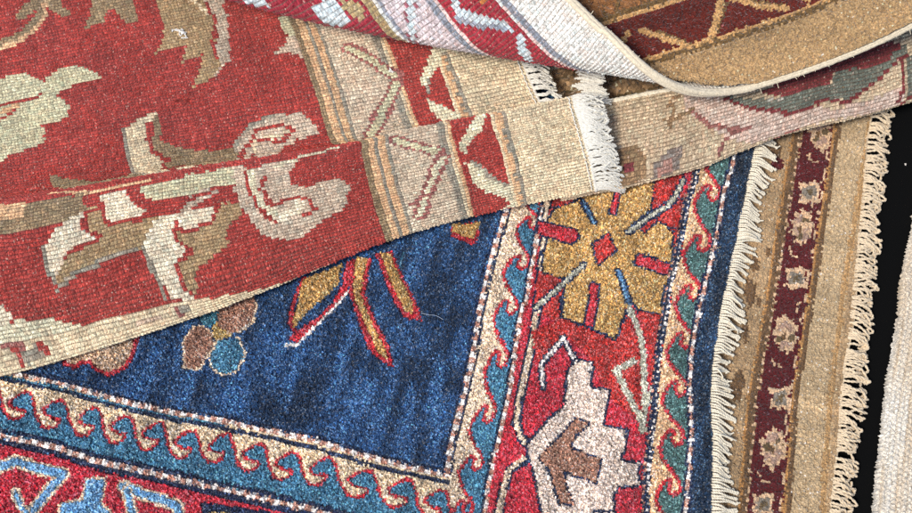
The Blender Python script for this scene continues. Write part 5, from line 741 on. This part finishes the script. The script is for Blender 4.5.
fl = link_mesh('floor', [(-30, -30, 0), (30, -30, 0), (30, 30, 0), (-30, 30, 0)], [[0, 1, 2, 3]], floor_material()); fl['kind'] = 'structure'

foundation = wool('cotton_foundation', (176, 156, 128), rough=.8, spec=.15)

def edge_interp(E, flat_v):
    E = np.array(E); i = np.argsort(E[:, 1]); return np.interp(flat_v, E[i, 1], E[i, 0])

# ------------------------------------------------------------------ cream ribbed flatweave at the far right
def cream_rug():
    F = DATA['cream']['frame']; f = flat_pos(F); O = np.array(F['O'])
    # frame: e1 runs up along its left edge, e2 to the left -> rug lies on the -e2 side
    t = thing('flatwoven_rug', 'cream flatwoven rug with coarse ribs lying on the black floor', 'rug', tuple(O*[1, 1, 0]))
    E = np.array(DATA['cream_edge'])     # (u along edge, v) mm
    i = np.argsort(E[:, 0]); us = np.arange(E[:, 0].min(), E[:, 0].max(), 1.1); ve = np.interp(us, E[i, 0], E[i, 1])
    n = 300; w = np.arange(n)*.9
    U, Wd = np.meshgrid(us, w); r = np.random.default_rng(8)
    Vv = ve[None]-Wd + .7*np.repeat(r.normal(0, 1, (1, len(us))), n, 0)*np.exp(-Wd/6)
    Pm = f(U/1000, Vv/1000)
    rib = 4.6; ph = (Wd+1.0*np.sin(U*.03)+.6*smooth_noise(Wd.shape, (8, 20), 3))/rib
    h = .0024*np.abs(np.sin(np.pi*ph))**.6*(1+.35*np.sin(U*2*math.pi/5.2+np.floor(ph)*2.4))+.0005*r.normal(0, 1, Wd.shape)
    h = h+.0009*smooth_noise(Wd.shape, (6, 14), 4)
    edge = np.clip(Wd/4, 0, 1); z = .0015+.0075*np.sqrt(edge)
    Pm[..., 2] = z+h
    base = lin((222, 214, 200)); tint = lin((190, 164, 128))
    k = (smooth_noise(Wd.shape, (5, 60), 6)*.5+.5)[..., None]**1.5
    c = base*(1-k*.7)+tint*k*.7; c = c*np.exp(r.normal(0, .16, Wd.shape))[..., None]
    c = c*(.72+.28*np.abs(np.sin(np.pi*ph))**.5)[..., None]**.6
    c = c[:-1, :-1]
    m = wool('undyed_wool', rough=.75, spec=.2, vary=.3)
    for q in [Pm]: q[..., :3] -= np.array(t.location)
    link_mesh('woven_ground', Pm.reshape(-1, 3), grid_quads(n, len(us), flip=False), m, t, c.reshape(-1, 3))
cream_rug()

# ------------------------------------------------------------------ tassels
def tassel_rows(parent, pts, out, n, length, rad, mat, style, seed, lift=None, strand=2, max_parts=100):
    """pts(s) -> base point on the rug's end for s in 0..1; out(s) -> direction away from the rug"""
    r = np.random.default_rng(seed)
    for k in range(n):
        s = (k+.5+r.uniform(-.25, .25))/n; b = pts(s); o = out(s); side = np.cross([0, 0, 1.], o); L = length*r.uniform(.85, 1.15)
        paths = style(b, o, side, L, rad, r, k)
        tubes('tassel', paths, rad, mat, parent, sides=5)

# ------------------------------------------------------------------ beige rug
def rug_loc(P0): return (float(P0[0]), float(P0[1]), 0.)
def beige_rug():
    F = DATA['beige']['frame']; f = flat_pos(F); O = np.array(F['O']); ztop = O[2]
    t = thing('floral_border_rug', 'beige rug with a maroon flower border and curly tan fringe, under the blue rug', 'rug', rug_loc(O)); off = np.array(t.location)
    kn = 2.1; us = np.arange(-60, 520, kn); vs = np.arange(-32, 330, kn)
    dye = weave(us+kn/2, vs+kn/2, 'gbase', DATA['beige']['ops'])
    U, V = np.meshgrid(np.r_[us, us[-1]+kn], np.r_[vs, vs[-1]+kn]); Pm = f(U/1000, V/1000)
    # the outer edge wavers: pull the right hand rows in to the traced edge (v about 0)
    vmin = 1.5*np.sin(U*.021)+1.2*np.sin(U*.05+1)
    V2 = np.where(V < vmin, vmin+(V-vmin)*.06, V); Pm = f(U/1000, V2/1000)
    Pm[..., 2] = ztop-.004+undul(Pm, .0010, 22); Pm[..., 2] -= np.where(V < vmin, np.minimum((vmin-V)*.0006, .010), 0)
    Pm -= off; Nn = np.zeros_like(Pm); Nn[..., 2] = 1
    m = wool('beige_pile_wool', rough=.7, spec=.2, sheen=.3, fib=700, vary=.35)
    pile_sheet('pile', Pm, Nn, dye, 2, kn/1000, m, t, rough=.0005, dome=.0003, tone=.07, fibre=.13, streak=(70, 5, .0005, .16), seed=21, flip=False, glints=.012)
    ring = [f(np.array(a/1000), np.array(b/1000))[:2]-off[:2] for a, b in ((-60, 2), (518, 2), (518, 480), (-60, 480))]
    backing('backing', ring, .001, ztop-.008, foundation, t)
    fm = wool('tan_cotton_fringe', (216, 194, 162), rough=.8, spec=.15, fib=500, vary=.25)
    band = tubes('fringe', [curve([f(np.array(u/1000), np.array((1.5*math.sin(u*.021)+1.2*math.sin(u*.05+1)-.5)/1000))-off+np.array([0, 0, -.006]) for u in np.arange(-60, 518, 6)], 260)], .0018, fm, t)
    r = np.random.default_rng(5); e1 = np.array(F['e1']); e2 = np.array(F['e2'])
    # 98 tassels, two overlapping rows, crimped and curling back
    for k in range(98):
        u = -55+575*(k+.5)/98+r.uniform(-1.5, 1.5); base = f(np.array(u/1000), np.array(0.))-off; base[2] = ztop-.004
        L = r.uniform(.015, .024); paths = []
        for j in range(3):
            bb = base+e1*r.uniform(-.003, .003); sk = r.uniform(-.45, .35); hk = r.uniform(-.006, .006)
            p = [bb+e2*.001, bb-e2*L*.3+e1*sk*L*.3+[0, 0, .002], bb-e2*L*.65+e1*(sk*L*.7+.003*math.sin(j*2+k))+[0, 0, r.uniform(-.003, .002)], bb-e2*L*r.uniform(.8, 1.05)+e1*(sk*L+hk)+[0, 0, -.006+r.uniform(0, .005)], bb-e2*L*r.uniform(.65, .95)+e1*(sk*L+hk*1.8)+[0, 0, -.006+r.uniform(0, .005)]]
            paths += ply(curve(p, 22), .00055, turns=4, ph=r.uniform(0, 6))
        tubes('tassel', paths, .00085, fm, band)
beige_rug()

# ------------------------------------------------------------------ blue and red rug
def blue_rug():
    F = DATA['blue']['frame']; f = flat_pos(F); O = np.array(F['O']); ztop = O[2]
    t = thing('blue_field_rug', 'deep blue rug with red border, large gold flower and cream hook pattern stripes', 'rug', rug_loc(O)); off = np.array(t.location)
    E = np.array(DATA['blue_edge']); ux0, ux1, vy0, vy1 = -30, 790, -180, 480
    kn = 1.9; us = np.arange(ux0, ux1, kn); vs = np.arange(vy0, vy1, kn)
    dye = weave(us+kn/2, vs+kn/2, 'field', DATA['blue']['ops'], jit=.25)
    vv = np.r_[vs, vs[-1]+kn]; uu = np.r_[us, us[-1]+kn]; ue = edge_interp(DATA['blue_edge'], vv)[:, None]
    U, V = np.meshgrid(uu, vv); over = np.maximum(U-ue, 0); U2 = np.minimum(U, ue)+np.minimum(over, 8)*.12
    # drop whole columns beyond the edge: keep only those near it
    keep = int((ue.max()+6-ux0)/kn); U2 = U2[:, :keep+1]; V = V[:, :keep+1]; over = over[:, :keep+1]; dye = dye[:, :keep]
    Pm = f(U2/1000, V/1000); Pm[..., 2] = ztop-.0015+undul(Pm, .0012, 17)-np.minimum(over*.0012, .009)
    Pm -= off; Nn = np.zeros_like(Pm); Nn[..., 2] = 1
    m = wool('blue_rug_wool', rough=.42, spec=.55, sheen=.25, fib=800, vary=.4, bump=.6)
    pile_sheet('pile', Pm, Nn, dye, 2, kn/1000, m, t, rough=.00075, dome=.0006, tone=.24, fibre=.42, streak=(17, 5.3, .0011, .60), seed=31, glints=.125)
    ring = [f(np.array(a/1000), np.array(b/1000))[:2]-off[:2] for a, b in [(E_[0]-2, E_[1]) for E_ in E if vy0-60 < E_[1] < vy1+60]+[(ux0, vy0-30), (ux0, vy1+30)]]
    backing('backing', ring, ztop-.0125, ztop-.006, foundation, t)
    fm = wool('cream_cotton_fringe', (230, 218, 194), rough=.8, spec=.15, fib=500, vary=.22)
    e1 = np.array(F['e1']); e2 = np.array(F['e2'])
    evs = np.arange(-150, 400, 5.); eu = edge_interp(DATA['blue_edge'], evs)
    band = tubes('fringe', [curve([f(np.array((a-.4)/1000), np.array(b/1000))-off+[0, 0, -.005] for a, b in zip(eu, evs)], 240)], .0016, fm, t)
    r = np.random.default_rng(6); n = 82; VR0, VR1 = DATA['blue_vr']
    for k in range(n):
        v = VR0+(VR1-VR0)*(k+.5)/n; u = float(edge_interp(DATA['blue_edge'], v)); b = f(np.array(u/1000), np.array(v/1000))-off; b[2] = ztop-.003
        L = r.uniform(.017, .021)+.004*math.sin(k*.35); zig = (.0030 if k % 2 else -.0030)*r.uniform(.1, 1.5); sag = r.uniform(-.004, .002)+.0040*math.sin(k*.23+1)
        lo = -.0065
        gap = (VR1-VR0)/n/1000*.5; lean = e2*(zig*.6+sag); paths = []
        for j in (0, 1):      # each tassel is a hairpin: one twisted yarn out, round the knot, and back
            s0 = e2*gap*(j-.5)*1.05; tipo = e2*gap*(j-.5)*r.uniform(-.9, 1.5)
            p = [b-e1*.0008+s0, b+e1*L*.28+s0*1.1+lean*.2+[0, 0, .0022], b+e1*L*.65+s0*.6+lean*.7+e2*r.normal(0, .0005)+[0, 0, lo*.4], b+e1*L+tipo+lean+[0, 0, lo]]
            paths += ply(curve(p, 26), .00048, turns=5, ph=k+j)
        q = (b+e1*L+lean+[0, 0, lo])
        paths.append(curve([q+e2*gap*.5-e1*.0006, q+e1*.0009+e2*gap*.2, q+e1*.0006-e2*gap*.3, q-e2*gap*.5-e1*.0008], 8))
        if r.random() < .14:      # a pulled, crossing yarn
            w_ = e2*r.uniform(-.010, .010); paths.append(curve([b, b+e1*L*.4+w_*.4+[0, 0, .0035], b+e1*L*.8+w_+[0, 0, .0005], b+e1*L*r.uniform(.7, 1.25)+w_*1.2+[0, 0, lo+.002]], 18))
        if r.random() < .2: paths.append(curve([q, q+e1*r.uniform(.002, .005)+e2*r.normal(0, .002)], 6))
        tubes('tassel', paths, .00074, fm, band)
blue_rug()

# ------------------------------------------------------------------ curved rugs, reverse side up
def lat_fn(D):
    C = np.array(D['ctrl']); kb = np.array(D['kb']); ka = np.array(D['ka']); h = .002
    tb = np.arange(0, kb[-1]+h, h); ta = np.arange(0, ka[-1]+h, h); G = lattice(C, kb, ka, np.minimum(tb, kb[-1]), np.minimum(ta, ka[-1]))
    def f(a, b):
        i = np.clip(b/h, 0, len(tb)-1.001); j = np.clip(a/h, 0, len(ta)-1.001); i0 = i.astype(int); j0 = j.astype(int); fi = (i-i0)[..., None]; fj = (j-j0)[..., None]
        return (G[i0, j0]*(1-fj)+G[i0, j0+1]*fj)*(1-fi)+(G[i0+1, j0]*(1-fj)+G[i0+1, j0+1]*fj)*fi
    return f, kb, ka
def sheet_side(f, A, B, dist, sign):
    S = f(A, B); du = np.gradient(S, axis=1); dv = np.gradient(S, axis=0); N_ = np.cross(du, dv); N_ /= np.linalg.norm(N_, axis=2)[..., None]+1e-12
    return S+sign*dist*N_, sign*N_

def floral_rug():
    D = DATA['floral']; f0, kb, ka = lat_fn(D); O = f0(np.array(.1), np.array(kb[3]))
    t = thing('reversed_floral_rug', 'folded rug showing its beige woven reverse with green and maroon leaves, over the blue rug', 'rug', rug_loc(O)); off = np.array(t.location)
    f = lambda a, b: f0(a, b)-off
    kx, ky = 3.4, 4.0; xs = np.arange(0, ka[-1]*1000, kx); ys = np.arange(1, kb[-1]*1000-1, ky)
    dye = weave(xs+kx/2, ys+ky/2, 'fbase', D['ops'], jit=.2)
    m = wool('faded_reverse_wool', rough=.75, spec=.2, sheen=.2, fib=900, vary=.3)
    s = f(np.array([[.1, .11], [.1, .11]]), np.array([[.05, .05], [.06, .06]])); nz = np.cross(s[0, 1]-s[0, 0], s[1, 0]-s[0, 0])[2]; flip = nz < 0
    knot_back('woven_reverse', f, xs, ys, dye, 3, 3, .0011, (104, 76, 60), m, t, seed=41, flip=flip)
    sg = -1 if nz > 0 else 1
    kn = 2.6; us = np.arange(0, ka[-1]*1000, kn); vs = np.arange(1, kb[-1]*1000-1, kn)
    A, B = np.meshgrid(np.r_[us, us[-1]+kn]/1000, np.r_[vs, vs[-1]+kn]/1000); Pm, Nn = sheet_side(f, A, B, .0035, sg)
    d2 = np.full((len(vs), len(us)), IDX['fbrown'], np.int16); d2[::7] = IDX['olive2']; d2[3::31] = IDX['cream3']
    pile_sheet('pile', Pm, Nn, d2, 1, kn/1000, wool('brown_pile_wool', rough=.8, spec=.15), t, seed=43, flip=not flip, rough=.0005, dome=0)
    # overcast edge
    bs = np.linspace(.0, ka[-1], 200); c = f(bs, np.full(200, .0005)); r = np.random.default_rng(3); c = c+r.normal(0, .0002, c.shape)
    tubes('edge_cord', [c+[0, 0, -.001]], .0030, wool('cord_cotton', (230, 216, 190), rough=.8, fib=500), t, sides=8)
floral_rug()

def red_rug():
    D = DATA['red']; f0, kb, ka = lat_fn(D); O = f0(np.array(.1), np.array(kb[12]))
    t = thing('reversed_red_rug', 'large red rug turned over and pleated, woven reverse with cream leaves and white fringe', 'rug', rug_loc(O)); off = np.array(t.location)
    f = lambda a, b: f0(a, b)-off
    kx, ky = 3.4, 3.65; xs = np.arange(0, ka[-1]*1000, kx); ys = np.arange(1, kb[-1]*1000-1, ky)
    dye = weave(xs+kx/2, ys+ky/2, 'rred', D['ops'], jit=.15)
    m = wool('red_reverse_wool', rough=.6, spec=.35, sheen=.2, fib=900, vary=.3)
    s = f(np.array([[.1, .11], [.1, .11]]), np.array([[.2, .2], [.21, .21]])); nz = np.cross(s[0, 1]-s[0, 0], s[1, 0]-s[0, 0])[2]; flip = nz < 0
    knot_back('woven_reverse', f, xs, ys, dye, 4, 4, .0012, (74, 50, 42), m, t, seed=51, flip=flip, tone=.15, glint=.022)
    sg = -1 if nz > 0 else 1
    A, B = np.meshgrid(np.arange(0, ka[-1], .004), np.arange(.001, kb[-1], .004)); Pm, Nn = sheet_side(f, A, B, .0045, sg)
    link_mesh('pile', Pm.reshape(-1, 3), grid_quads(*A.shape, flip=not flip), wool('red_pile_wool', (150, 40, 36), rough=.8, spec=.15), t, smooth=True)
    # end finish: cord, stitching and fringe, for the flat part and for the pleat
    fm = wool('white_cotton_fringe', (226, 220, 206), rough=.75, spec=.2, fib=500, vary=.15)
    r = np.random.default_rng(9)
    def endline(b0, b1, n): bb = np.linspace(b0, b1, n); return f(np.full(n, .0), bb), bb
    c, bb = endline(kb[1]+.02, kb[13], 260); q = f(np.full(260, .0045), bb)
    st = curve(q+r.normal(0, .00015, q.shape), 500); st[:, 2] += .0012
    tubes('stitching', [st+np.stack([.0004*np.sin(np.arange(500)*.9), .0*np.arange(500), .0006*np.cos(np.arange(500)*.9)], 1)], .0007, fm, t)
    cord = tubes('fringe', [c+[0, 0, -.001]], .0021, fm, t)
    def tas(b, L, drop, fan, n=5, seed=0, end=None):
        p0 = f(np.array(0.), np.array(b)); d = p0-f(np.array(.012), np.array(b)); d /= np.linalg.norm(d); tg = f(np.array(0.), np.array(b+.004))-f(np.array(0.), np.array(b-.004)); tg /= np.linalg.norm(tg)+1e-9
        paths = []
        for j in range(n):
            bo = tg*r.uniform(-.0016, .0016); w = r.uniform(-.0030, .0030); l = L*r.uniform(.78, 1.08)
            p = [p0+bo-d*.001, p0+bo+d*l*.35+tg*(fan*.3+w)+[0, 0, .001], p0+bo+d*l*.7+tg*(fan*.6-w)+[0, 0, -drop*.4+r.uniform(-.002, .002)], p0+bo+d*l+tg*(fan+w*1.5)+[0, 0, -drop]]
            paths += ply(curve(p, 18), .00045, turns=3.5, ph=r.uniform(0, 6))
        tubes('tassel', paths, .00074, fm, cord)
    n = 18
    for k in range(n): tas(kb[2]+.028+(kb[4]-kb[2]-.024)*(k+.5)/n, .0235, .005, .001+.004*k/n)
    for k, (pa, pb) in enumerate(DATA['tuck_fringe']):       # fringe of the layer tucked inside the pleat
        pa = np.array(pa)-off; pb = np.array(pb)-off; paths = []
        for j in range(4):
            pa = pa+r.normal(0, .0022, 3)*[1, .4, .3]; e = r.normal(0, .0018, 3)*[1, 1, .3]; mid = (pa+pb)/2+r.normal(0, .0012, 3)*[1, 1, .4]+[0, 0, .001]
            paths += ply(curve([pa+e*.5, pa*.7+mid*.3, mid, pb+e*1.2]), .00045, turns=3.5, ph=r.uniform(0, 6))
        tubes('tassel', paths, .0007, fm, cord)
    n = 32
    for k in range(n): tas(kb[7]-.001+(kb[12]-kb[7])*(k+.5)/n, .0285, .007, .003*math.sin(k*.5)+(.006*k/n))
red_rug()

# ------------------------------------------------------------------ rolled rug on top
def rolled_rug():
    Fd = DATA['roll']; O = np.array(Fd['O'])
    t = thing('rolled_back_rug', 'topmost rug rolled back on itself, pale reverse left, gold and maroon pile right', 'rug', rug_loc(O)); off = np.array(t.location)
    f = lambda a, b: roll(Fd, a, b)-off
    kx, ky = 3.3, 3.3; xs = np.arange(1, 380, kx); ys = np.arange(-330, 480, ky)
    dye = weave(xs+kx/2, ys+ky/2, 'tfield', DATA['rollback'], jit=.2)
    s = f(np.array([[.1, .11], [.1, .11]]), np.array([[.3, .3], [.31, .31]])); nz = np.cross(s[0, 1]-s[0, 0], s[1, 0]-s[0, 0])[2]
    # right hand part lies pile up: the reverse is on the lower side there
    sg = -1 if nz > 0 else 1; flip = sg*nz < 0
    m = wool('pale_reverse_wool', rough=.7, spec=.25, sheen=.2, fib=900, vary=.25)
    knot_back('woven_reverse', f, xs, ys, dye, 3, 3, .0010, (120, 104, 92), m, t, seed=61, flip=(sg*1 < 0), tone=.09)
    kn = 2.3; us = np.arange(1, 300, kn); vs = np.arange(-300, 470, kn)
    d2 = weave(us+kn/2, vs+kn/2, 'pbrown', DATA['rollfront'])
    A, B = np.meshgrid(np.r_[us, us[-1]+kn]/1000, np.r_[vs, vs[-1]+kn]/1000); Pm, Nn = sheet_side(f, A, B, .0055, -sg)
    pm = wool('gold_pile_wool', rough=.7, spec=.2, sheen=.4, fib=700, vary=.35)
    pile_sheet('pile', Pm, Nn, d2, 2, kn/1000, pm, t, rough=.0006, dome=.0003, tone=.08, fibre=.15, streak=(14, 9, .0008, .10), seed=63, flip=(sg*1 > 0), glints=.008)
    cm = wool('white_cord_cotton', (222, 206, 178), rough=.8, spec=.15, fib=500, vary=.2)
    bs = np.linspace(-.33, .48, 420); A1 = np.full((2, 420), .0); A1[1] = .002; Bm = np.stack([bs, bs])
    P0, N0 = sheet_side(f, A1, Bm, .0022, -sg); r = np.random.default_rng(12)
    N0[:] = N0; c = P0[0]; c = c+r.normal(0, .00015, c.shape)
    tubes('edge_cord', [c, P0[1]+N0[1]*.0022, f(A1[0]+.0008, Bm[0])], [.0034, .0028, .0022], cm, t, sides=8)
    # frayed tufts along the cord
    fr = []
    for k in range(260):
        b = r.uniform(-.1, .46); i = int((b+.33)/.81*419); p = c[i]; d = c[i]-P0[1][i]; d /= np.linalg.norm(d); q = r.normal(0, .6, 3); l = r.uniform(.0015, .0035)*(2.2 if r.random() < .06 else 1)
        fr.append(curve([p, p+d*.0015+q*.0004, p+(d+q*.5)*l+[0, 0, .0003]], 6))
    tubes('frayed_yarn', fr, .0003, cm, t, sides=5)
rolled_rug()

# ------------------------------------------------------------------ lint on the red rug
def at_point(name, label, cat, p, paths, rad, col):
    t = thing(name, label, cat, tuple(float(v) for v in p)); tubes('fibre', paths, rad, wool('stray_yarn', col, rough=.8, spec=.2), t); return t
def lint(name, label, a, b, size, seed):
    D = DATA['red']; f0, kb, ka = lat_fn(D); p = f0(np.array(a), np.array(b)); r = np.random.default_rng(seed)
    m = wool('white_fluff', (236, 232, 224), rough=.9, spec=.1)
    t = thing(name, label, 'lint', tuple(float(v) for v in p))
    paths = [curve(np.cumsum(np.vstack([[0, 0, .0018], r.normal(0, size, (4, 3))*[1, 1, .3]]), 0)*[1, 1, 1], 14) for _ in range(7)]
    for q in paths: q[:, 2] = np.clip(q[:, 2], .0012, .005)
    o = tubes('fibre', paths, .0005, m, t, sides=5)
lint('lint_tuft', 'curled white lint fluff on the tan leaf of the red rug', 0.320000, 0.310000, .0022, 3)
lint('lint_speck', 'tiny white fluff speck on the pale stripe of the red rug', 0.131000, 0.410000, .0009, 4)
at_point('fluff_speck', 'tiny pale fluff speck on the black floor beside the tan fringe', 'lint', [0.45793063450569477, 0.10226769970096594, 0.0015000000000000568], [np.array([[0, 0, 0], [.001, .0006, .001], [.0004, .0014, .0006]]), np.array([[.0006, -.0004, 0], [.0008, .0008, .0012], [-.0005, .001, .0004]])], .0005, (220, 212, 200))
at_point('loose_thread', 'thin pale loose thread lying on the blue field', 'thread', [-0.03305318725879514, -0.07109051404242706, 0.0262], [curve([[0, 0, 0], [.007, -.0022, .001], [.014, -.0028, .0004], [.021, -.0068, .0004]], 24)], .00016, (190, 200, 214))
